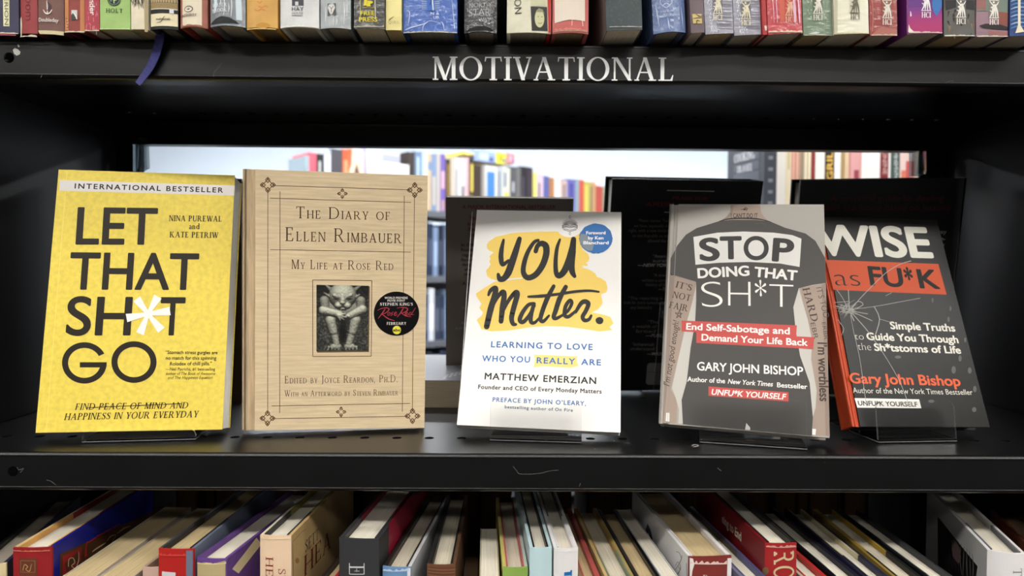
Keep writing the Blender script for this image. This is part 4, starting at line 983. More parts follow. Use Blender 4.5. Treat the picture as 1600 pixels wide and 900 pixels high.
def d13(p, m):
    p.poly([(511.5, 5), (525, 5), (525, 25), (511.5, 25)], C(92, 92, 92)); p.poly([(514, 7), (522, 7), (524, 12), (520, 21), (518, 24), (515, 20), (512, 12)], C(214, 212, 206), 3); p.path([(515, 10), (518, 14), (521, 10)], .8, C(92, 92, 92), 4); p.line(518, 14, 518, 20, .8, C(92, 92, 92), 4)
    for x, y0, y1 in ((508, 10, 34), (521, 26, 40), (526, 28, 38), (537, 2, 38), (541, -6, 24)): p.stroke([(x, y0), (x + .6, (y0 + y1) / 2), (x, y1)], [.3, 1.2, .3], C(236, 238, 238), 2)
def d14(p, m):
    K = C(226, 208, 60); p.text('F', 568, 9, 576, 9, 20, K, 'serif', S=.3, T=.12); p.text('P', 573, 10.5, 583, 10.5, 9, K, 'serif', S=.3, T=.12, layer=3); p.line(566, 12.3, 585, 12.3, .8, C(170, 160, 90), 2)
    p.text('FREE', 563.5, 24, 585.5, 24, 6.6, K, w=.016); p.text('PRESS', 561, 34, 590, 34, 7, K, w=.016); worn(p, 553, 600, 42, C(180, 172, 156), 3, 4); p.line(586, -10, 587, 30, 1, C(232, 226, 200), 4); p.line(563, -10, 563, 36, .8, C(206, 196, 120), 3)
def d15(p, m): p.text('QUILL', 607, 37, 623.5, 37, 4.4, C(140, 128, 84), w=-.015); p.stroke([(608, 31.5), (612, 28.5), (616, 26)], [1.3, 1, .3], C(52, 50, 44), 2)
def d16(p, m):
    K = C(222, 232, 246)
    for k in range(11): p.line(659, -14 + k * 2.8, 687, -14 + k * 2.8, .9, C(176, 204, 240), 2)
    p.poly([(667, -20), (679, -20), (679, 17), (667, 17)], C(66, 108, 190), 2.5); p.stroke([(676, -10), (676, 2), (677, 16)], [1.2, 1.8, 2], K, 4); p.stroke([(672, 8), (676, -4)], [1.4, 1], C(40, 60, 120), 4)
    p.text('N &', 673, 23.5, 686.5, 23.5, 4.2, K, layer=3); p.text('UR', 677.5, 29.5, 686.5, 29.5, 4.2, K, layer=3)
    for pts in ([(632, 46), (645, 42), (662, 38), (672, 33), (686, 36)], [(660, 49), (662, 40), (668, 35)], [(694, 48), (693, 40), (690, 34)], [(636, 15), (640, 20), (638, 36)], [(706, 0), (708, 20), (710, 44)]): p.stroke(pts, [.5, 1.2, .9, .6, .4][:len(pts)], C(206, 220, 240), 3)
    worn(p, 629, 714, 50, C(206, 200, 182), 1.4, 9)
def d17(p, m):
    K = C(178, 180, 182); p.text('NORTH', 733, 11.7, 766, 12, 7.5, K, w=-.004); p.text('STAR', 733, 24.5, 766, 24.5, 11, K, w=-.006); p.text('WAY', 748, 34, 766, 34, 6.4, K, w=-.004); p.stroke([(733, -1), (735, 1), (737, -1)], .8, K)
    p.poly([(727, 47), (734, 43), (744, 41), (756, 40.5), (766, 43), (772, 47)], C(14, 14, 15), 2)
def d18(p, m):
    p.text('NO', 815, 21, 814, -2, 10.5, C(70, 68, 58)); p.poly([(829, -40), (853, -40), (853, 9), (829, 9)], C(206, 202, 170)); p.poly([(829, 10), (855, 10), (856, 48), (831, 48)], C(58, 56, 52)); p.ell(843, 29, 7.5, 14, C(206, 204, 160), 3, 24); p.poly([(837, 18), (842, 13), (848, 15), (851, 22), (848, 19), (840, 19)], C(150, 148, 112), 4)
    p.path([(840, 26), (842, 26.5)], .9, C(96, 92, 70), 4); p.path([(845.5, 26.5), (848, 26)], .9, C(96, 92, 70), 4); p.stroke([(841, 36), (844, 37), (847, 35.5)], .8, C(120, 108, 80), 4)
    p.poly([(854, -60), (862, -60), (862, 50), (857, 50)], C(190, 50, 44), 2)
def d19(p, m):
    p.poly([(866, -60), (914, -60), (914.5, 32), (890, 31), (867, 35)], C(228, 214, 198), 2); p.line(894, 30, 893.5, 40, .9, C(240, 214, 200), 3); p.line(910, 32, 911, 40, 1.2, C(240, 214, 200), 3); worn(p, 864, 918, 48, C(196, 160, 140), 2.4, 7); worn(p, 866, 916, 46, C(216, 130, 116), 3.4, 8)
def d20(p, m):
    rnd = random.Random(6)
    for k in range(60): x, y = rnd.uniform(950, 1000), rnd.uniform(-20, 34); p.stroke([(x, y), (x + rnd.uniform(-4, 4), y + rnd.uniform(1, 5))], [.8, .3], C(96, 108, 106), 1, 2)
    worn(p, 952, 1003, 42, C(180, 176, 168), 1.1, 3)
def d21(p, m):
    K = C(206, 214, 230); p.path([(1032, -12), (1032, 4), (1036, 9), (1041, 12.5), (1046, 9), (1050, 4), (1049, -12)], 1, K, 2); p.stroke([(1036, 8), (1041, 5), (1046, 8)], 1.1, K); p.stroke([(1037, -8), (1041, -2), (1045, -8)], 1, K)
    p.text('Arden', 1035, 20, 1052, 18, 4.4, K, 'serif'); p.text('Books', 1036, 27, 1052.5, 25, 4.4, K, 'serif')
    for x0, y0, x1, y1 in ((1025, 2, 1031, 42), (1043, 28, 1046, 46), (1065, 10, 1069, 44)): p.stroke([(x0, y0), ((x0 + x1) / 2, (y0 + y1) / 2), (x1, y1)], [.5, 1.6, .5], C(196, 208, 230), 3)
def d22(p, m):
    p.poly([(1081.5, 22), (1096, 22), (1097, 37), (1083, 37)], C(206, 186, 116), 2); p.poly([(1083, 28.5), (1096, 27), (1096, 28.5), (1083, 30)], C(110, 96, 96), 3); p.stroke([(1087, 22), (1092, 25.5), (1097, 25)], [1, 1.4, .6], C(110, 96, 96), 3); p.stroke([(1088, 37), (1089, 32), (1094, 34)], [1.4, 1.6, .5], C(110, 96, 96), 3)
def silver(x0, x1, seed):
    def f(p):
        rnd = random.Random(seed)
        for k in range(18): y = rnd.uniform(-6, 48); p.line(x0 + 18, y, x1 - 4, y + rnd.uniform(-1, 1), rnd.uniform(.5, 1.6), C(132, 130, 142), 1)
        for k in range(70): x, y = x0 + 3 + abs(rnd.gauss(0, 5)) + (y_ := rnd.uniform(0, 1)) * 6, 52 * y_; p.stroke([(x, y), (x + rnd.uniform(-1, 1), y + rnd.uniform(1, 3))], [rnd.uniform(.5, 1.4), .3], C(222, 226, 232), 2, 2)
    return f
def d23(p, m): silver(1102, 1147, 3)(p); hci(p, 1121, 21, 32, C(228, 220, 196), C(112, 110, 116))
def d24(p, m): silver(1147, 1191, 4)(p); hci(p, 1165, 29, 40, C(228, 220, 190), C(112, 110, 116))
def d25(p, m): p.poly([(1194, 40), (1198, 40), (1198, 48), (1195, 48)], C(214, 200, 190), 2)
def d26(p, m):
    hci(p, 1234, 24, 35, C(226, 180, 150), C(196, 84, 76)); p.poly([(1216, -20), (1226, -20), (1226, 34), (1219, 34)], C(206, 102, 84), 1)
    for x, w in ((1207, 1), (1212, 1.2), (1240, 4), (1247, 3)): p.stroke([(x - 1, -10), (x + 1, 14), (x + 2, 36)], [w * .6, w, w * .5], C(226, 186, 206), 4)  # pale pink shine painted onto the spine
    worn(p, 1200, 1254, 50, C(226, 206, 180), 3, 3)
def d27(p, m): hci(p, 1277.5, 21, 32, HI, C(98, 112, 92)); p.poly([(1262, 53), (1275, 49.5), (1281, 51), (1274, 54)], C(206, 210, 196), 2); p.poly([(1275, 53.5), (1290, 53.5), (1290, 55.5), (1275, 55.5)], C(190, 192, 186), 2); worn(p, 1257, 1302, 55, C(172, 180, 160), 1, 3)
def d28(p, m): hci(p, 1335.5, 20, 31, C(110, 106, 88), C(206, 202, 180)); p.poly([(1304, -40), (1309, -40), (1309, 50), (1304, 50)], C(196, 190, 164), 1); worn(p, 1304, 1359, 52, C(210, 198, 160), 1.6, 3)
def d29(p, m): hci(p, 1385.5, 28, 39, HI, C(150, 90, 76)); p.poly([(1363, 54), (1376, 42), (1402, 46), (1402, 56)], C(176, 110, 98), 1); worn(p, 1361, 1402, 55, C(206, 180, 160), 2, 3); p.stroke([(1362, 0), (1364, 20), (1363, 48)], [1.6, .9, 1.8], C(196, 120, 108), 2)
def d30(p, m):
    for k, c in enumerate(((106, 60, 130), (124, 62, 132), (142, 62, 130), (158, 62, 124), (168, 60, 118), (174, 60, 112))): p.poly([(1419, -50 if k == 0 else 6 + k * 6), (1473, -50 if k == 0 else 4 + k * 6), (1473, 50), (1419, 50)], C(*c), 1 + k * .1)
    p.poly([(1458, -40), (1472, -40), (1472, 10), (1464, 25), (1459, 20), (1456, 10)], C(62, 118, 182), 2); hci(p, 1446.5, 16.5, 28, C(240, 232, 236), C(110, 64, 130)); p.poly([(1419, 50), (1420, 38), (1422, 44), (1427, 49), (1430, 51)], C(232, 222, 214), 3); worn(p, 1420, 1473, 51, C(226, 206, 190), 1.8, 5); p.stroke([(1422.5, 18), (1423, 24), (1422.5, 26)], [.8, 2, .4], C(238, 230, 234), 3)
def d31(p, m):
    p.poly([(1477, 0), (1523, 0), (1523, 16), (1508, 14), (1493, 12), (1478, 16)], C(48, 48, 48), 1.2); rnd = random.Random(4)
    for k in range(26): x, y = rnd.uniform(1478, 1522), rnd.uniform(16, 54); p.stroke([(x, y), (x + rnd.uniform(-2, 2), y + rnd.uniform(3, 9))], [rnd.uniform(1, 4), .6], C(*rnd.choice(((120, 100, 84), (64, 62, 60), (52, 52, 52), (140, 118, 94)))), 1.5, 2)
    hci(p, 1501, 27, 38, C(240, 236, 226), C(96, 100, 94)); worn(p, 1476, 1524, 56, C(220, 216, 206), 1.4, 5)
def d32(p, m):
    p.poly([(1527, -40), (1576, -40), (1576, 20), (1560, 18), (1527, 17)], C(120, 132, 122), 1); p.poly([(1527, -40), (1540, -40), (1540, 15), (1527, 14)], C(150, 104, 98), 1.3); p.poly([(1558, 18), (1576, 20), (1576, 40), (1558, 38)], C(142, 84, 72), 1.3); p.poly([(1530, 40), (1540, 37), (1560, 38), (1577, 42), (1576, 47), (1552, 46), (1536, 44)], C(50, 42, 44), 1.6); p.poly([(1544, 48), (1576, 50), (1575, 57), (1544, 55)], C(158, 106, 104), 1.3)
    hci(p, 1552.5, 28, 39, C(242, 236, 228), C(130, 128, 116)); worn(p, 1527, 1576, 57, C(216, 206, 196), 1.6, 5)
def d33(p, m):
    for k in range(10): p.stroke([(1580, -10 + k * 6), (1590, -13 + k * 6), (1606, -12 + k * 6)], [1, 2.4, 1], C(86, 140, 196) if k % 2 else C(150, 190, 220), 1.5)
    p.poly([(1590, -50), (1594, -50), (1594, 40), (1600, 50), (1586, 52), (1590, 40)], C(232, 222, 196), 3)

G_TOP = 'spines on the upper shelf'
TOP = [  # left px, right px, foot px, lean, spine rgb, deco, hard, T-curve, label, extra
 (-34, 28, 53, 0, (56, 54, 78), d1, True, .001, 'navy book with a pale yellow vertical name strip, at the upper shelf\'s left end'),
 (31, 57.5, 57, 0, (152, 62, 64), d2b, True, .001, 'rose red book with dark letters running up its scuffed spine'),
 (58.5, 99, 54, 0, (116, 82, 74), d3, True, .001, 'brown book with a white dolphin and anchor emblem on its spine'),
 (100, 131.5, 50, 0, (142, 62, 56), d4, True, .001, 'brick red book with orange borders and a small square emblem on its spine'),
 (132.5, 155, 48, 0, (176, 62, 76), d5, False, .0004, 'crimson streaked paperback with white sideways letters on its spine'),
 (156, 203, 45, 0, (158, 190, 112), d6, False, .0004, 'light green paperback with a round dark monogram on its spine'),
 (204.5, 231, 46, 0, (222, 212, 184), d7, False, .0004, 'cream paperback with dark grassy strokes down its spine'),
 (233.5, 276.5, 47, 0, (24, 24, 24), d8, True, .002, 'black book with a cream and gold patterned band, trailing a blue ribbon'),
 (278.5, 321, 41, 0, (166, 102, 84), d9, True, .0035, 'terracotta book with a cream spine panel and a grey ring'),
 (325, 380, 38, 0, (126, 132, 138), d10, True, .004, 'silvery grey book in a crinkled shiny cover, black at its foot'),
 (384, 432.5, 45, 0, (208, 160, 84), d11, True, .002, 'golden orange book with faint red lettering on its spine'),
 (436, 496.5, 42, 0, (214, 214, 212), d12, True, .003, 'white book with a dark grey block letter emblem on its spine'),
 (499, 546.5, 43, 0, (158, 164, 166), d13, True, .003, 'light grey glossy book with a small square face emblem'),
 (553, 601, 44, 0, (52, 50, 46), d14, False, .0004, 'black paperback with bright yellow lettering on its spine'),
 (602.5, 627, 48, 0, (234, 220, 150), d15, False, .0004, 'narrow pale yellow paperback beside the wide blue book'),
 (629, 714, 50, 0, (54, 96, 178), d16, True, .002, 'wide bright blue book in a cracked glossy cover'),
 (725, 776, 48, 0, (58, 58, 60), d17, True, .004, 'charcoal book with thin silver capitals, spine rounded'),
 (792, 861, 50, 0, (218, 214, 190), d18, True, .002, 'cream book with a small portrait photo and a red right edge'),
 (863.5, 920, 50, 0, (196, 100, 94), d19, True, .003, 'coral red book with a large cream label on its spine'),
 (948, 1004, 43, 2.4, (62, 72, 74), d20, False, .0006, 'thick dark slate green paperback with a mottled spine and a gap to its left'),
 (1023, 1074, 49, 3.4, (96, 116, 162), d21, True, .004, 'periwinkle blue book with a white shield outline on its spine'),
 (1080, 1101.5, 49, 3.4, (110, 94, 100), d22, False, .0004, 'slim mauve paperback with a gold square emblem'),
 (1102.5, 1146.5, 54, 3.4, (156, 154, 166), d23, False, .0004, 'silver grey streaked paperback with its emblem higher up, next to the mauve one'),
 (1147.5, 1190.5, 57, 3.4, (152, 150, 162), d24, False, .0004, 'silver grey streaked paperback with its emblem lower down, next to the thin red edge'),
 (1191.5, 1199.5, 52, 3.4, (176, 56, 56), d25, False, .0003, 'very thin red booklet beside the glossy red paperback'),
 (1200.5, 1254.5, 51, 3.2, (190, 58, 66), d26, False, .0006, 'glossy red paperback with pink streaks of painted shine on its spine'),
 (1256, 1302, 55, 3.0, (108, 128, 102), d27, False, .0006, 'sage green paperback with a white figure emblem on its spine'),
 (1303.5, 1358.5, 52, 2.6, (224, 220, 196), d28, False, .0006, 'cream paperback with a grey figure emblem on its spine'),
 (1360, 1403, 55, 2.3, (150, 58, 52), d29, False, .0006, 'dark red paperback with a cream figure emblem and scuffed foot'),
 (1418, 1473, 50, 1.6, (124, 40, 120), d30, False, .0006, 'purple to magenta paperback with a blue patch on its spine'),
 (1475.5, 1524, 56, 1.2, (98, 96, 92), d31, False, .0006, 'grey photo printed paperback with a white figure emblem'),
 (1526, 1576, 57, .9, (150, 120, 130), d32, False, .0006, 'patchwork pink and grey green paperback with a dark oval on its spine'),
 (1578, 1640, 54, .6, (52, 72, 126), d33, False, .0006, 'blue striped paperback at the upper shelf\'s right end'),
]
rows = []
for e in TOP:
    xl, xr, yb = e[:3]
    a = onZ(xl, yb, ZU + .0004)
    base = np.interp((xl + xr) / 2, (0, 200, 350, 500, 700, 860, 1000, 1200, 1400, 1600), (.476, .468, .459, .460, .465, .466, .463, .467, .463, .464))
    Y = base + .35 * (a.y - base)
    rows.append([onY(xl, yb, Y).x, onY(xr, yb, Y).x, Y])
for i in range(len(rows) - 1):
    if rows[i][1] > rows[i + 1][0] - .0004:
        c = (rows[i][1] + rows[i + 1][0]) / 2; rows[i][1] = c - .0002; rows[i + 1][0] = c + .0002
SHINY = {9, 12, 13, 15, 16, 20, 22, 23, 25, 26, 27, 28, 29}
top_books = []
for i, (e, (x0, x1, Y)) in enumerate(zip(TOP, rows)):
    xl, xr, yb, lean, rgb, deco, hard, b, label = e
    key = 'spine_%d_%d_%d' % rgb
    if i in SHINY: glossy(key, rgb)
    else: mat(key, rgb, rough=.42, spec=.35, noise=(70, .12, (1, 1, 1)))
    M = TR(x0, Y, ZU + .0005) @ RO(-lean, 'Y')
    T = (x1 - x0) * math.cos(math.radians(lean))
    rnd = random.Random(i + 11)
    left = right = None
    if i == 8: left = right = C(150, 62, 56)
    if i == 17: right = C(176, 40, 38)
    if i == 29: left = C(92, 34, 96)
    if i == 19: left = C(120, 108, 104)
    if i == 32: left = C(44, 58, 110)
    top_books.append(rowbook(label, G_TOP, M, T, rnd.uniform(.205, .232), rnd.uniform(.138, .155), key, left, right, 'page_old' if i % 4 == 2 else 'page_x', hard, b, None, deco))
# the ribbon marker hanging out of the black and cream book
mat('ribbon_blue', (62, 62, 118), rough=0.6, spec=0.2, noise=(400, .2, (1, .2, 1)))
r = top_books[7]; Mi = (TR(0, 0, -CZ) @ r.matrix_world).inverted()
m = MB(); c, w = catmull([(251, 51), (249, 60), (243, 85), (232, 108), (215, 131)], [9, 14, 13, 12, 8.5], 6)
pts = []
for i, q in enumerate(c):
    d = c[min(i + 1, len(c) - 1)] - c[max(i - 1, 0)]; d = d / np.hypot(*d); n = np.array((-d[1], d[0])) * w[i] / 2
    t = i / (len(c) - 1); Y = YF - .003 - .010 * (t - .75) ** 2 if t > .18 else YF - .008
    pts.append((Mi @ onY(*(q + n), Y), Mi @ onY(*(q - n), Y - .0006)))
off = Mi.to_3x3() @ Vector((0, .0006, 0))
F_ = [p for ab in pts for p in ab]; nF = len(F_)
m.add(F_ + [p + off for p in F_], [f for i in range(len(pts) - 1) for f in ((2 * i, 2 * i + 1, 2 * i + 3, 2 * i + 2), (nF + 2 * i, nF + 2 * i + 2, nF + 2 * i + 3, nF + 2 * i + 1), (2 * i, 2 * i + 2, nF + 2 * i + 2, nF + 2 * i), (2 * i + 1, nF + 2 * i + 1, nF + 2 * i + 3, 2 * i + 3))], 'ribbon_blue')
m.build('ribbon_bookmark', r)

# --- lower shelf: spines and page tops seen from above
G_LOW = 'books on the lower shelf'
def lowbook(label, fl, fr, bp, sd, cols, z=None, D=.152, page='page_x', hard=True, b=.0016, inner=None, deco=None, yaw_deg=None):
    if z is None: z = onY(fl[0], fl[1], .478).z; sh = 0
    else: sh = -.010
    A = onZ(*fl, z); Cc = onZ(*fr, z); B = onZ(*bp, z)
    d = B - (A if sd == 'L' else Cc); d.z = 0; d.normalize()
    if yaw_deg is not None: d = Vector((-math.sin(math.radians(yaw_deg)), math.cos(math.radians(yaw_deg)), 0))
    yaw = math.atan2(-d.x, d.y); xa = Vector((d.y, -d.x, 0))
    T = max(.008, (Cc - A).dot(xa)); o = A + d * sh; H = z - ZD - .0006
    M = TR(o.x, o.y, ZD + .0006) @ Matrix.Rotation(yaw, 4, 'Z')
    for c in cols:
        if c and c not in MATS: raise KeyError(c)
    dd = (lambda p, m: deco(p, m, T, M, H)) if deco else None
    return rowbook(label, G_LOW, M, T, H, D, cols[0], cols[1], cols[2], page, hard, b, inner, dd)
mat('leather_red', (146, 32, 36), rough=.45, spec=.35, noise=(50, .12, (1, 1, 1)))
mat('royal_blue', (16, 26, 140), rough=.35, spec=.4)
mat('peach', (232, 202, 170), rough=.4, spec=.3, noise=(14, .08, (1, 1, 1)))
mat('parchment', (206, 174, 120), rough=.4, spec=.3, noise=(16, .14, (1, 1, 1)))
mat('tan_torn', (186, 168, 122), rough=.6)
mat('purple_cloth', (104, 68, 138), rough=.6, noise=(200, .12, (1, 1, 1)))
mat('crimson', (150, 24, 52), rough=.4)
mat('charcoal', (52, 52, 54), rough=.5)
mat('ice_blue', (190, 216, 220), rough=.35)
mat('paper_white', (228, 226, 224), rough=.38)
mat('brick_spine', (128, 52, 46), rough=.4, coat=.5)
mat('wine', (122, 22, 28), rough=.4)
BLK = C(18, 18, 20, rough=.3); SLATE = C(108, 116, 134); INK = C(60, 44, 40); CREAM = C(222, 206, 160)
def lt(t, *a, **k): return (t, a, k)
Zs = -.2155
lowbook('tan edged book with dark blue sides at the lower shelf\'s left end', (-46, 886), (16, 874), (70, 825), 'R', (CREAM, BLK, C(34, 38, 66)), page='page_grey')
def e2_(p, m, T, M, H):
    K = C(104, 58, 40); G = C(176, 140, 92)
    p.poly([(29, 872), (58, 872), (58, 900), (29, 900)], K, 1); p.path([(32, 876), (55, 876), (55, 894), (32, 894)], .9, C(150, 96, 62), 2, True); p.stroke([(36, 891), (39, 882), (44, 885), (41, 889), (47, 892), (50, 881)], [1, 1.5, 1.5, 1.2, 1.4, .8], G, 3)
    worn(p, 19, 77, 861, C(206, 120, 96), 1.6, 3)
    s = side(p, m, T, True, M); K2 = C(86, 52, 30)
    s.poly([(93, 866), (128, 850), (270, 783), (240, 840), (150, 900), (93, 900)], K2, 1)
    s.poly([(97, 869), (127, 855), (126, 876), (100, 898), (97, 898)], C(150, 34, 38), 2); s.poly([(100, 880), (121, 862), (124, 870), (118, 880), (103, 893)], K2, 3)
    s.stroke([(105, 885), (106, 874), (112, 872), (115, 879), (110, 884), (114, 888)], 1.4, C(196, 176, 140), 4); s.stroke([(116, 890), (121, 876), (121, 862)], [1.4, 1.2, .6], C(196, 176, 140), 4)
    for q in ([(132, 870), (134, 850), (140, 846), (148, 840)], [(150, 838), (160, 833), (172, 826)], [(176, 824), (186, 819)], [(134, 868), (133, 856)]): s.stroke(q, 1.6, C(190, 40, 44), 3)
    for q in ([(143, 862), (150, 857), (164, 848)], [(166, 845), (172, 838), (180, 836), (174, 846)], [(182, 834), (192, 826), (202, 822)]): s.stroke(q, [1, 2.4, 1, 1][:len(q)], C(186, 164, 132), 3)
lowbook('red spined book with a blue cover and ornate red and gold panel', (18, 857), (78, 857), (168, 768), 'L', ('leather_red', C(222, 196, 150), 'royal_blue'), page='page_pale', inner=(C(226, 172, 100), C(150, 44, 50), .42), deco=e2_)
lowbook('old book with yellowed ragged pages right of the blue covered one', (98, 900), (150, 900), (190, 838), 'L', (C(206, 194, 168), C(206, 198, 178), C(206, 190, 170)), z=Zs, page='page_old', hard=False)
def e4(p, m, T, M, H):
    s = side(p, m, T, True, M)
    for k in range(5): s.text('TIJRX'[k], 196 + k * 6.5, 896 - k * 5, 199 + k * 6.5, 894 - k * 5, 5, INK)
lowbook('thin pale greyish book with dark marks along its side, before the torn one', (152, 903), (206, 903), (268, 822), 'L', (C(206, 190, 176), C(206, 196, 184), C(176, 160, 148)), z=Zs, page='page_old', hard=False)
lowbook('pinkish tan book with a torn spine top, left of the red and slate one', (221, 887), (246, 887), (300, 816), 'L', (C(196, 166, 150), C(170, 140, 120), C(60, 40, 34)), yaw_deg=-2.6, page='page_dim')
def e6(p, m, T, M, H):
    p.poly([(290.5, 860.5), (300, 861), (300, 905), (290.5, 905)], SLATE, 2); p.poly([(252.5, 893), (275, 894), (275, 910), (252.5, 910)], C(206, 204, 206), 3); worn(p, 248, 291, 868, C(206, 70, 62), 4, 8)
lowbook('hardcover with a bright red spine band and slate grey right cover', (246, 858), (300, 860), (360, 775), 'L', (C(178, 38, 34), C(70, 70, 76), SLATE), page='page_old', inner=(C(44, 42, 42), C(84, 86, 92), .38), deco=e6)
def e7(p, m, T, M, H):
    p.poly([(307, 879), (312, 880), (322, 878.5), (333, 881), (340, 879), (351, 877), (351, 915), (307, 915)], 'tan_torn', 2); worn(p, 305, 352, 881, C(226, 206, 160), 2.6, 4)
    s = side(p, m, T, True, M); s.poly([(362, 889), (383, 862), (400, 840), (408, 850), (372, 896)], C(226, 208, 166), 2)
lowbook('purple cloth book showing through a torn tan jacket', (306, 872), (355, 873), (377, 821), 'L', ('purple_cloth', 'purple_cloth', 'purple_cloth'), page='page_pale', deco=e7)
def e8(p, m, T, M, H):
    K = C(128, 42, 28)
    p.text('HE', 415, 870, 415, 900, 12, K, 'serif', S=.1, T=.06, q=.09); p.text('ST', 435, 889, 435, 910, 11, K, 'serif', S=.1, T=.06, q=.09); worn(p, 406, 452, 842, C(238, 214, 176), 3, 6)
    s = side(p, m, T, True, M)
    s.text('SETT', 476, 864, 497, 842, 13, INK, 'serif', S=.1, T=.05, small=.0); s.text('HEA', 474, 902, 516, 855, 22, K, 'serif', S=.12, T=.05); s.path([(456, 848), (470, 832), (478, 826)], .6, C(150, 110, 70)); s.path([(457, 850), (458, 900)], .7, C(150, 110, 70)); s.ell(464, 876, 3, 4.5, C(176, 130, 84), 1, 14)
lowbook('peach and parchment jacketed hardcover with large red capitals on its side', (405, 837), (451, 841), (481, 769), 'L', ('peach', C(226, 214, 190), 'parchment'), page='page_pale', inner=(C(58, 56, 58), C(150, 140, 66), .3), deco=e8)
lowbook('low cream book with red patches, tucked left of the black and crimson one', (499, 904), (525, 904), (527, 876), 'L', (C(206, 190, 150), C(40, 30, 28), C(150, 34, 36)), yaw_deg=-5.9, z=Zs, page='page_old')
def e9(p, m, T, M, H):
    K = C(206, 208, 206); p.path([(546, 880), (546, 897), (569, 897), (569, 880)], 1.2, K, 2); p.line(546, 886, 569, 886, 2.4, K, 2); p.line(554, 892, 562, 892, .8, K, 2); p.line(557.5, 888, 557.5, 893, .8, K, 2)
    s = side(p, m, T, True, M); s.poly([(607, 818), (640, 776), (668, 764), (668, 900), (607, 900)], 'crimson', 1)
lowbook('black spined hardcover with crimson boards and thick cream pages', (529, 841), (591, 844), (592, 770), 'L', ('charcoal', 'charcoal', 'charcoal'), page='page_pale', inner=(C(58, 54, 58), C(150, 30, 60), .26), deco=e9)
lowbook('blue spined hardcover with white sides and greyish pages', (597, 886), (641, 888), (655, 793), 'L', (C(110, 146, 186), C(40, 36, 34), C(206, 206, 206)), yaw_deg=-5.3, page='page_x', inner=(C(50, 44, 40), C(44, 40, 38), .5), deco=lambda p, m, T, M, H: (p.poly([(636, 888.5), (641, 888.5), (641, 910), (636, 910)], C(222, 222, 224), 2), worn(p, 598, 638, 892, C(190, 208, 226), 4, 3)))
lowbook('brown woodgrain spined hardcover beside the blue spined one', (667, 883), (711, 885), (690, 793), 'L', (C(112, 74, 54), C(46, 44, 42), C(96, 70, 50)), yaw_deg=-0.4, page='page_x', inner=(C(34, 32, 32), C(40, 36, 36), .5), deco=lambda p, m, T, M, H: [p.line(668, 887 + k * 2.4, 712, 888 + k * 2.4 + (k % 3) * .6, .7, C(156, 110, 82) if k % 2 else C(84, 52, 38), 2) for k in range(7)])
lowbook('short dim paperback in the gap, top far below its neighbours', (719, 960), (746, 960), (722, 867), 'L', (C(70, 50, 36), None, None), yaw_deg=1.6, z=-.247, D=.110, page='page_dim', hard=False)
lowbook('short fat paperback with cream page tops, left of the green spined one', (749, 908), (781, 908), (751, 818), 'L', (C(190, 176, 140), None, None), z=Zs, D=.108, page='page_pale', hard=False)
lowbook('green spined hardcover with a rosy pink inner flap', (786, 888), (825, 887), (777, 797), 'L', (C(140, 170, 84), C(206, 196, 110), C(200, 208, 196)), page='page_x', inner=(C(190, 96, 98), C(140, 60, 60), .55))
lowbook('pale ice blue hardcover with a dark lining round its pages', (828, 857), (863, 857), (809, 771), 'L', ('ice_blue', 'ice_blue', 'ice_blue'), page='page_pale', inner=(C(30, 28, 30), C(24, 22, 24), .6))
def e16(p, m, T, M, H):
    K = C(30, 106, 176); p.text('I', 881, 891, 893, 891, 0.01, K) if False else None
    p.poly([(881.5, 894), (893.5, 893), (893.5, 898.5), (881.5, 899.5)], K, 2); p.poly([(891, 890.5), (894, 891), (893.5, 900), (892, 900)], K, 2); worn(p, 868, 903, 861, C(236, 234, 232), 2, 4)
lowbook('white hardcover with a blue letter on its spine, beside the ice blue one', (866, 858), (904, 858), (870, 771), 'R', ('paper_white', 'paper_white', 'paper_white'), page='page_pale', inner=(C(222, 218, 216), C(110, 104, 100), .4), deco=e16)
lowbook('low book with a rosy red right cover, just right of the white one', (906, 904), (939, 904), (908, 822), 'R', (C(60, 44, 40), C(150, 120, 90), C(176, 84, 80)), yaw_deg=2.9, z=Zs, page='page_old', inner=(C(176, 84, 80), C(140, 62, 60), .5))
lowbook('low hardcover with sage green corners and mustard flaps', (946, 903), (991, 901), (936, 805), 'R', (C(176, 178, 150), C(196, 170, 116), C(170, 150, 90)), yaw_deg=3.3, z=Zs, page='page_x', inner=(C(120, 128, 106), C(160, 128, 66), .35))
lowbook('low book with tan pages between black covers', (996, 905), (1032, 903), (967, 808), 'R', (BLK, C(50, 44, 42), BLK), yaw_deg=3.5, z=Zs, page='page_old')
lowbook('low book with pale grey pages leaning on the white and brown one', (1036, 905), (1062, 904), (975, 812), 'R', (C(206, 206, 204), None, None), yaw_deg=3.9, z=Zs, page='page_pale', hard=False)
def e21(p, m, T, M, H):
    p.poly([(1137, 872.5), (1145.5, 872.5), (1145.5, 910), (1136, 910)], C(226, 222, 220), 2); p.text('R', 1098, 907, 1107, 907, 9, C(226, 206, 196), 'serif'); worn(p, 1079, 1136, 881, C(226, 196, 186), 6, 9); p.poly([(1078, 872), (1083, 873), (1085, 882), (1082, 892), (1080, 910), (1078, 910)], C(226, 222, 214), 3)
    s = side(p, m, T, False, M); K = C(56, 52, 52)
    s.poly([(1009, 828), (1012, 818), (1017, 828), (1020, 842), (1018, 848), (1013, 842)], K, 1); s.ell(1013.5, 836, 1.8, 4, C(200, 198, 198), 2, 12)
    for q in ([(1057, 862), (1062, 864), (1065, 874), (1060, 884), (1064, 890)], [(1056, 884), (1060, 878), (1064, 888), (1058, 898)], [(1066, 868), (1064, 876), (1056, 890)]): s.stroke(q, .8, C(120, 116, 116))
    s.path([(1073, 880), (1073.5, 900)], .7, C(110, 100, 96))
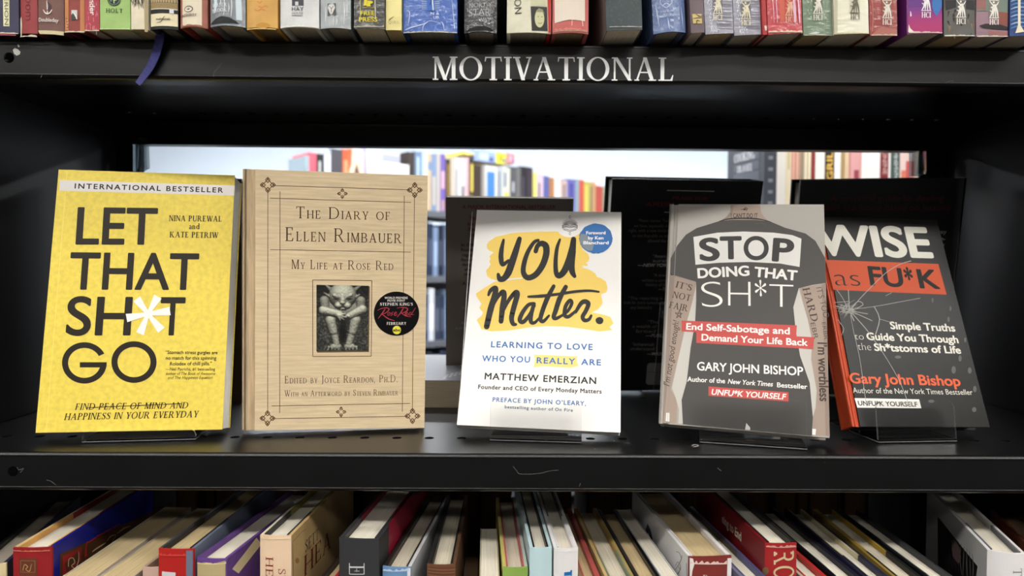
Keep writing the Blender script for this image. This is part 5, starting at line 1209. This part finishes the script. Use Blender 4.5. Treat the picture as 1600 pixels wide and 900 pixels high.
lowbook('big white sided book with a scuffed reddish brown spine', (1077, 871), (1146, 871), (1000, 779), 'L', ('brick_spine', 'paper_white', 'paper_white'), page='page_old', b=.001, inner=(C(222, 214, 212), C(190, 182, 178), .5), deco=e21)
lowbook('low book with a bluish violet rim round cream pages', (1156, 900), (1195, 898), (1106, 814), 'R', (C(104, 100, 150), C(120, 116, 140), C(90, 88, 130)), z=-.2135, page='page_pale', inner=(C(84, 86, 120), C(70, 60, 50), .3))
def e23(p, m, T, M, H):
    K = C(206, 190, 150); p.text('RO', 1209, 862, 1209, 905, 32, K, 'serif', S=.15, T=.09, q=.07); worn(p, 1198, 1245, 855, C(206, 150, 140), 4, 3)
    s = side(p, m, T, False, M); s.text('ning to End', 1129, 816, 1159, 846, 10, C(206, 188, 170), 'sans', w=.02); s.ell(1196.5, 892, 5, 6, C(150, 120, 80), 1, 14)
lowbook('wine red hardcover with gilt letters on its spine and words along its side', (1197, 850), (1246, 849), (1115, 772.4), 'L', (C(160, 40, 42), 'wine', C(40, 38, 38)), page='page_pale', inner=(C(40, 38, 38), C(32, 30, 30), .5), deco=e23)
lowbook('low slim book with a bright red right cover', (1256, 905), (1295, 903), (1262, 877), 'R', (C(178, 48, 46), C(190, 170, 150), C(178, 48, 46)), yaw_deg=2.3, z=Zs, page='page_pale', inner=(C(178, 48, 46), C(206, 190, 160), .4))
lowbook('low book with pale pages and navy black covers, right of the slim red one', (1302, 903), (1344, 901), (1222, 802), 'R', (BLK, BLK, C(34, 32, 52)), z=Zs, page='page_pale', inner=(C(30, 28, 44), BLK, .4))
lowbook('low book with a cream flap tip on its navy right cover', (1353, 904), (1390, 902), (1272, 808), 'R', (C(40, 38, 54), C(40, 38, 54), C(40, 40, 60)), z=Zs, page='page_pale', inner=(C(44, 44, 64), C(206, 196, 160), .3))
lowbook('low book with mustard yellow inner flaps', (1399, 904), (1442, 902), (1331, 816), 'R', (BLK, C(150, 126, 62), C(30, 30, 30)), z=Zs, page='page_x', inner=(C(34, 34, 34), C(176, 146, 60), .35))
lowbook('low book with wavy cream pages and a charcoal right cover', (1452, 906), (1493, 903), (1402, 839), 'R', (C(50, 50, 52), BLK, C(50, 52, 52)), z=Zs, page='page_pale', inner=(C(60, 62, 64), C(44, 44, 46), .5))
def e29(p, m, T, M, H):
    p.text('T', 1583, 888, 1583, 900, 15, C(110, 110, 108), 'serif', S=.08, T=.06)
    s = side(p, m, T, False, M)
    s.poly([(1465.5, 807), (1528, 885), (1524, 910), (1466, 905)], C(30, 27, 28), 1)
    rnd = random.Random(3)
    for k in range(12): x = 1472 + k * 4.4; s.stroke([(x, 822 + k * 4), (x + rnd.uniform(-2, 2), 845 + k * 4), (x + rnd.uniform(-2, 2), 870 + k * 4)], [.5, rnd.uniform(.6, 1.6), .5], C(140, 136, 136) if k > 6 else C(80, 72, 74), 2)
    s.poly([(1487, 845), (1493, 843), (1501, 856), (1503, 872), (1499, 882), (1490, 870)], C(120, 98, 98), 3)
lowbook('big white hardcover with a dark photo panel on its side, at right', (1545, 861), (1606, 868), (1460, 773), 'L', ('paper_white', 'paper_white', 'paper_white'), page='page_pale', b=.003, inner=(C(104, 104, 110), C(216, 212, 206), .35), deco=e29)
lowbook('dark book edged in reddish brown at the lower shelf\'s right end', (1650, 897), (1700, 897), (1585, 832), 'L', (C(90, 44, 30), C(96, 46, 30), C(60, 40, 34)), z=-.2105, page='page_dim')

# --- the rear row under the display shelf, page edges towards us
rnd = random.Random(21)
x = XL + .03; first = None; n = 0
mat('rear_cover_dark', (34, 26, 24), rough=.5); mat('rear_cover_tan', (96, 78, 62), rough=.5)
while x < XR - .06:
    T = rnd.uniform(.022, .044); H = rnd.uniform(.19, .235); Y = .81 + rnd.uniform(-.02, .03)
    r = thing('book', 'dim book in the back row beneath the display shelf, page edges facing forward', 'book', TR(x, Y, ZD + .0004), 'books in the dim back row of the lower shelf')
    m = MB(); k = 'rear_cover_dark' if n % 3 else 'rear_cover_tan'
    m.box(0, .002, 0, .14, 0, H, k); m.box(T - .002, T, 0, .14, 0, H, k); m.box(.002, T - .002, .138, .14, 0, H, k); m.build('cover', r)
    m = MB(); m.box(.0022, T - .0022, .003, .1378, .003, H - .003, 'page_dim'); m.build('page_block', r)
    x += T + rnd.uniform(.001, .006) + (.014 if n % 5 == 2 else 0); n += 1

# ------------------------------------------------------------------ the far bookcase, seen through the gap
Mrow = TR(-.337, 3.05, 0) @ RO(42.2, 'Z')
s0, s1 = -.80, 1.30
fb = thing('bookcase', 'grey bookcase full of colourful books far behind, angled away to the right', 'bookcase', Mrow @ TR(0, 0, -1.30))
for x0, x1 in ((s0 - .02, s0), (s1, s1 + .02)):
    m = MB(); m.box(x0, x1, -.01, .26, 0, 1.56, 'far_case'); m.build('side_panel', fb)
m = MB(); m.box(s0, s1, .25, .26, 0, 1.53, 'far_case'); m.build('back_panel', fb)
for z in (.27, -.02, -.31, -.60, -.89, -1.18):
    m = MB(); m.box(s0, s1, -.012, .25, z + 1.30 - .028, z + 1.30, 'far_case'); m.build('shelf', fb)
m = MB()
prow = Pr(m, Mrow)
def far(label, x0, x1, ztop, zb, rgb, group, D=.15, deco=None, side_rgb=None, y=0.0, name='book', cat='book'):
    M = Mrow @ TR(x0, y, zb + .0008); w = x1 - x0; h = ztop - zb
    m = MB(); k = C(*rgb); t = min(.003, w * .1)
    m.box(0, w, 0, t, 0, h, k); m.box(0, t, t, D, 0, h, C(*side_rgb) if side_rgb else k); m.box(w - t, w, t, D, 0, h, k); m.box(t, w - t, t, D - .004, .003, h - .004, 'page_x')
    if deco: deco(m, w, h)
    o = m.build(name); o.matrix_world = Matrix.Translation((0, 0, CZ)) @ M
    return tag(o, label, cat, group)
def bands(*bs):
    """printed blocks on a spine: (x0,x1,z0,z1,rgb) as fractions"""
    def f(m, w, h):
        for i, (a, b, c, d, rgb) in enumerate(bs): m.box(w * a, w * b, -.0006 - .0002 * i, 0, h * c, h * d, C(*rgb))
    return f
GF = 'spines on the far bookcase'
WHT = (226, 226, 226)
FAR = [ # px left, px right, top y, colour words, rgb, bands
 (476.5, 483, 243, 'greyish blue', (150, 166, 176), None), (483.5, 494, 238, 'pink to orange', (226, 96, 110), bands((0, 1, 0, .25, (238, 190, 110)), (0, 1, .25, .5, (234, 140, 100)))),
 (494.5, 506, 240, 'black', (40, 40, 42), bands((.3, .6, .1, .85, (190, 190, 190)))), (506.5, 517, 233, 'silvery blue', (176, 186, 200), bands((.1, .9, .5, .9, (226, 230, 236)), (.2, .8, .02, .3, (150, 84, 96)))),
 (517.5, 535, 232, 'charcoal photo', (74, 72, 78), bands((.1, .9, .1, .4, (146, 146, 158)))), (535.5, 544.5, 233, 'orange red', (214, 92, 56), bands((.2, .9, .5, .8, (226, 150, 110)))),
 None,
 (637.5, 648, 237, 'dark brown', (60, 52, 50), None), (648.5, 659, 236, 'steel blue', (110, 132, 160), bands((.3, .6, .2, .9, (180, 200, 220)))), (659.5, 664.5, 236, 'light sky blue', (176, 196, 214), None),
 (665, 668, 238, 'ivory', (226, 218, 196), None), (668.5, 674, 239, 'tan banded', (196, 170, 140), bands((0, 1, .7, .85, (120, 140, 170)))), (674.5, 682, 240, 'denim blue', (118, 140, 172), bands((.3, .7, .1, .6, (206, 190, 160)))), (682.5, 688, 238, 'beige grey', (184, 174, 166), None),
 (688.5, 696, 238, 'purple', (112, 94, 166), bands((.2, .8, .4, .7, (214, 170, 180)), (.3, .8, .02, .2, (190, 150, 140)))), (696.5, 703.5, 248, 'dark gold lettered', (64, 54, 40), bands((.3, .7, .2, .9, (150, 120, 60)))), (704, 710.5, 247, 'fawn', (190, 178, 162), None),
 (711, 719, 246, 'silver', (206, 206, 210), bands((.2, .5, .1, .8, (130, 130, 136)))), (719.5, 727, 247, 'white speckled', (214, 212, 214), bands((.3, .8, .3, .5, (96, 92, 98)))), (727.5, 732.5, 246, 'rose pink', (216, 170, 176), None),
 (733, 740.5, 245, 'black and yellow', (60, 54, 46), bands((.1, .9, .0, .32, (240, 206, 60)), (.4, .8, .4, .9, (226, 206, 90)))), (741, 752, 257, 'deep brown', (66, 54, 50), None), (752.5, 757.5, 258, 'taupe', (150, 144, 138), None),
 (758, 777, 258, 'blue panelled white', (214, 212, 204), bands((.15, .8, .05, .88, (72, 128, 206)))), (777.5, 785, 260, 'pale grey', (176, 182, 188), bands((.2, .5, .1, .9, (96, 106, 126)))), (785.5, 797, 261, 'yellow dotted', (206, 206, 190), bands((.3, .8, .2, .5, (206, 196, 90)), (.2, .5, .6, .9, (110, 120, 150)))),
 (797.5, 806, 260, 'dark slate', (86, 86, 90), bands((.4, .7, .5, .7, (190, 190, 200)))), (806.5, 814, 261, 'mid grey', (110, 108, 108), None), (814.5, 823, 259.5, 'jet black', (44, 42, 46), bands((.3, .5, .1, .8, (96, 88, 104)))), (823.5, 832.5, 260.5, 'plum black', (66, 58, 66), None),
 (833, 839, 269, 'lemon yellow', (226, 216, 120), None), (839.5, 849, 271, 'pink and white', (216, 190, 206), bands((.2, .5, .2, .8, (110, 90, 100)))), (849.5, 858, 274.5, 'indigo', (96, 104, 160), None), (858.5, 866, 277, 'caramel', (176, 124, 78), None),
 (866.5, 875.5, 277, 'bright white', (232, 230, 226), None), (876, 886, 281, 'dusty pink', (206, 178, 170), bands((.4, .7, .1, .9, (120, 110, 110)))), (886.5, 899, 279, 'violet blue', (112, 112, 176), bands((.3, .7, .4, .9, (84, 76, 150)))), (899.5, 905, 279.5, 'blue grey', (146, 166, 176), None),
 (905.5, 912.5, 280.5, 'coral red', (206, 92, 76), None), (913, 922, 283, 'mustard and green', (190, 186, 96), bands((.2, .5, .2, .9, (230, 216, 110)))), (922.5, 931, 284, 'sandy orange', (206, 160, 116), bands((.1, .4, .1, .9, (110, 110, 96)))), (931.5, 942, 290, 'brick red', (190, 86, 78), None), (942.5, 952, 291, 'pale green', (150, 176, 140), None), (952.5, 962, 290, 'maroon', (110, 40, 44), None),
]
prev = 'case side'
for e in FAR:
    if e is None: prev = 'propped cards'; continue
    x0, x1, yt, cw, rgb, bd = e
    zz = [prow.uv(x0, yt), prow.uv(x1, yt)]
    far('%s book on the far bookcase, just right of the %s one' % (cw, prev) if prev not in ('case side', 'propped cards') else ('%s book at the left end of the far angled bookcase' % cw if prev == 'case side' else '%s book right of the white cards on the far angled bookcase' % cw),
        zz[0][0], zz[1][0], min(.53, zz[0][1], zz[1][1]), .27, rgb, GF, deco=bd)
    prev = cw
# face-out cover and propped cards
def at(px, py): return prow.uv(px, py)
a, b = at(545.5, 232), at(569, 232)
def woman(m, w, h):
    H = lambda pts, k, l: m.add([(w * x, -.0006 - .0002 * l, h * z) for x, z in pts], [tuple(range(len(pts)))], k)
    H([(.12, .0), (.2, .3), (.34, .6), (.5, .76), (.66, .6), (.84, .3), (.95, 0)], C(96, 70, 62), 1); H([(.36, .12), (.35, .4), (.5, .6), (.66, .4), (.64, .12), (.8, 0), (.25, 0)], C(190, 150, 134), 2); H([(0, .6), (.0, 1), (.2, 1), (.14, .7)], C(206, 90, 60), 1)
far('cream cover with a long haired woman, face out on the far bookcase', a[0], b[0], a[1], .27, (232, 206, 178), None, D=.02, deco=woman, side_rgb=(206, 100, 60))
a, b = at(570, 232), at(572, 232); far('thin lilac book edge right of the long haired woman cover', a[0], b[0], a[1], .27, (150, 140, 206), None)
a, b = at(573, 231), at(629, 231)
far('pale grey picture board behind the white card on the far bookcase', a[0], b[0], a[1], .27, (186, 192, 204), None, D=.012, y=.02, deco=bands((.05, .4, .55, .95, (206, 216, 222)), (.5, .98, .45, .95, (160, 162, 180))), cat='board', name='picture_board')
a, b = at(573, 250), at(637, 254)
def card(m, w, h):
    for x, z in ((.18, .72), (.2, .3), (.88, .45)): m.box(w * x, w * (x + .05), -.0006, 0, h * z, h * (z + .1), C(176, 176, 178))
far('blank white card with rounded look, propped on the far bookcase', a[0], b[0], a[1], .27, (240, 240, 240), None, D=.008, y=-.009, deco=card, cat='card', name='card')
# books lying on top of the row
for i, (x0, x1, y0, y1, rgb, cw) in enumerate(((725, 741, 239, 244.5, (226, 206, 90), 'yellow and violet'), (742, 775, 239, 256, (150, 170, 216), 'light blue'), (776, 792, 240, 258, (230, 222, 90), 'lemon'), (793, 805, 241, 257, (206, 130, 140), 'rosy'))):
    a, b = at(x0, y1), at(x1, y0)
    far('%s book lying across the tops of the far bookcase row' % cw, a[0], b[0], b[1], max(a[1], at(x1, y1)[1]) + .002, rgb, 'books laid on top of the far row', D=.14, y=.004, deco=bands((.25, .65, .2, .8, tuple(min(255, c + 40) if i != 2 else c - 50 for c in rgb)), (.7, .9, .1, .5, (96, 96, 150))))
for tier, zb in ((1, -.02), (2, -.31), (3, -.60)):
    rnd = random.Random(40 + tier); x = prow.uv(655, 400)[0]; xe = prow.uv(722, 400)[0]; k = 0
    pal = [((40, 50, 70), 'midnight'), ((34, 36, 40), 'ebony'), ((84, 98, 124), 'slate blue'), ((206, 210, 216), 'off-white'), ((150, 60, 60), 'russet'), ((120, 140, 170), 'cornflower'), ((58, 60, 66), 'graphite'), ((176, 190, 206), 'frost blue'), ((50, 58, 76), 'ink blue'), ((90, 90, 94), 'ash'), ((28, 32, 46), 'raven'), ((60, 76, 100), 'petrol'), ((200, 196, 190), 'bone')]
    while x < xe and k < len(pal):
        w = rnd.uniform(.018, .034); rgb, cw = pal[(k * 5 + tier * 3) % len(pal)]
        far('%s book %s of the far angled bookcase' % (cw, ('on the second row', 'on the third row', 'on the fourth row')[tier - 1]), x, x + w, zb + rnd.uniform(.20, .25), zb, rgb, 'dim books on the far bookcase lower rows', deco=bands((.25, .75, .2, .7, tuple(min(255, c + 46) for c in rgb))))
        x += w + .001; k += 1

# ------------------------------------------------------------------ the dark bookcase at right behind, with its category signs
PX = .467
rb = thing('bookcase', 'dark bookcase end at right behind, lettered panel and pale spines', 'bookcase', TR(PX, 1.25, -1.30))
Mr = TR(PX, 1.25, -1.30)
m = MB(); m.box(0, .012, .0, .19, 0, 1.78, 'dark_case'); m.build('end_panel', rb)
m = MB(); m.box(.0, .0232, -.014, -.001, 0, 1.78, 'dark_case')
for k in range(60): z = .40 + k * .0205; m.box(.008, .016, -.0146, -.014, z, z + .006, C(120, 124, 132))  # pale blocks stand in for light showing through the slots
o = m.build('post', rb); o['label'] = 'dark post with a column of small slots painted as if lit through'
for z in (.10, .42, .74, 1.06, 1.32, 1.66):
    m = MB(); m.box(.0125, .895, .001, .19, z - .022, z, 'dark_case'); m.build('shelf', rb)
m = MB(); m.box(.896, .908, 0, .19, 0, 1.78, 'dark_case'); m.build('end_panel', rb)
m = MB(); m.box(.0125, .895, .181, .19, 0, 1.78, 'dark_case'); m.build('back_panel', rb)
mat('sign_plate', (70, 76, 88), rough=.4)
Ms = TR(PX, 1.25, 0); fr = Matrix(((0, 1, 0, 0), (-1, 0, 0, 0), (0, 0, 1, 0), (0, 0, 0, 1)))
m = MB(); ps = Pr(m, Ms, fr, lay=.0006)
ps.poly([(1147, 243), (1186, 231), (1186, 247), (1147, 256)], 'sign_plate', 1); ps.poly([(1147, 259), (1186, 250), (1186, 263), (1147, 270)], 'sign_plate', 1); ps.poly([(1147, 273), (1186, 266), (1186, 280), (1147, 286)], 'sign_plate', 1)
K = C(222, 222, 226)
ps.text('COOKING', 1148, 254.5, 1180, 247, 12, K, 'serif', S=.2, T=.08); ps.text('TRAVEL', 1152, 271, 1176, 266, 10, K, 'serif', S=.2, T=.08)
o = m.build('category_sign', rb, TR(0, 0, 1.30)); o['label'] = 'grey category strips with white serif words'
pr = Pr(MB(), TR(0, 1.253, 0))
RIGHT = [
 (1210.5, 1227.5, 'white book with a small grey sketch low on its spine', (232, 228, 222), bands((.1, .8, .28, .36, (170, 174, 186)))), (1228, 1236.5, 'cream book with faint sideways letters', (228, 216, 186), bands((.3, .7, .6, .9, (206, 190, 150)))), (1237, 1249.5, 'salmon red striped book', (206, 140, 126), bands((.1, .35, 0, 1, (226, 176, 160)), (.6, .8, 0, 1, (214, 190, 170)))),
 (1250, 1257, 'olive tan book', (176, 164, 140), bands((.2, .7, .2, .95, (150, 136, 112)))), (1257.5, 1267, 'ivory book with a dotted title', (230, 224, 200), bands((.35, .55, .3, .9, (190, 170, 130)))), (1267.5, 1273.5, 'deep burgundy narrow book', (140, 54, 54), None), (1274, 1288.5, 'broad snow white book left of the gold lettered one', (236, 232, 228), bands((.5, .7, .75, .95, (226, 190, 180)))),
 (1289.5, 1303, 'black book with bold gold capitals up its spine', (52, 44, 34), 'GRILL'), (1304, 1313.5, 'white book right of the gold lettered one', (236, 236, 234), None), (1314, 1319.5, 'khaki brown slim book', (168, 142, 96), None), (1320, 1326.5, 'sand coloured slim book', (214, 190, 160), None), (1327, 1345.5, 'rosy photo spined book', (196, 130, 134), bands((.1, .9, .4, .75, (214, 160, 160)), (.4, .8, .5, .6, (150, 70, 80)))),
 (1346, 1355.5, 'white book right of the rosy photo spine', (234, 232, 230), None), (1356, 1375, 'wide white book with faint red lettering', (236, 234, 232), bands((.3, .5, .72, .85, (206, 160, 150)))), (1375.5, 1388, 'maroon book with pale sideways letters', (124, 46, 50), 'CUISINE'), (1388.5, 1391.5, 'sliver of white book beside the maroon one', (226, 222, 220), None), (1392, 1405.5, 'dark teal green book with white sideways letters', (66, 84, 82), 'HARVEST'), (1406, 1430, 'pinkish book with peach fruit on its spine', (214, 190, 186), bands((.1, .9, .42, .6, (206, 120, 96)), (.4, .9, .5, .66, (190, 84, 84)))), (1431, 1450, 'pale buff book behind the right shelf clip', (222, 206, 190), None), (1451, 1462, 'russet book behind the right upright', (150, 80, 60), None)]
for x0, x1, lab, rgb, dc in RIGHT:
    X0, X1 = pr.uv(x0, 260)[0], pr.uv(x1, 260)[0]
    M = TR(X0, 1.253, .0206); w = X1 - X0; h = .285
    r = thing('book', lab + ', on the right rear bookcase', 'book', M, 'spines on the right rear bookcase')
    m = MB(); k = C(*rgb); t = min(.0025, w * .2)
    m.box(0, w, 0, t, 0, h, k); m.box(0, t, t, .16, 0, h, k); m.box(w - t, w, t, .16, 0, h, k)
    if callable(dc): dc(m, w, h)
    elif isinstance(dc, str):
        p = Pr(m, M, lay=.0003); gold = dc == 'GRILL'
        if gold: p.text('GRILL', x0 + 11.5, 282, x0 + 11.5, 226, 10, C(222, 180, 90), w=.05)
        elif rgb[0] > 100: p.text('HUNINE', x0 + 3, 226, x0 + 4, 273, 6.5, C(214, 180, 176))
        else: p.text('NIMHIMVN', x0 + 4, 226, x0 + 5, 279, 6, C(206, 216, 214))
    m.build('cover', r)
    m = MB(); m.box(t + .0002, w - t - .0002, t + .0002, .157, .003, h - .003, 'page_x'); m.build('page_block', r)

bpy.data.objects.remove(FO); bpy.data.curves.remove(FC)
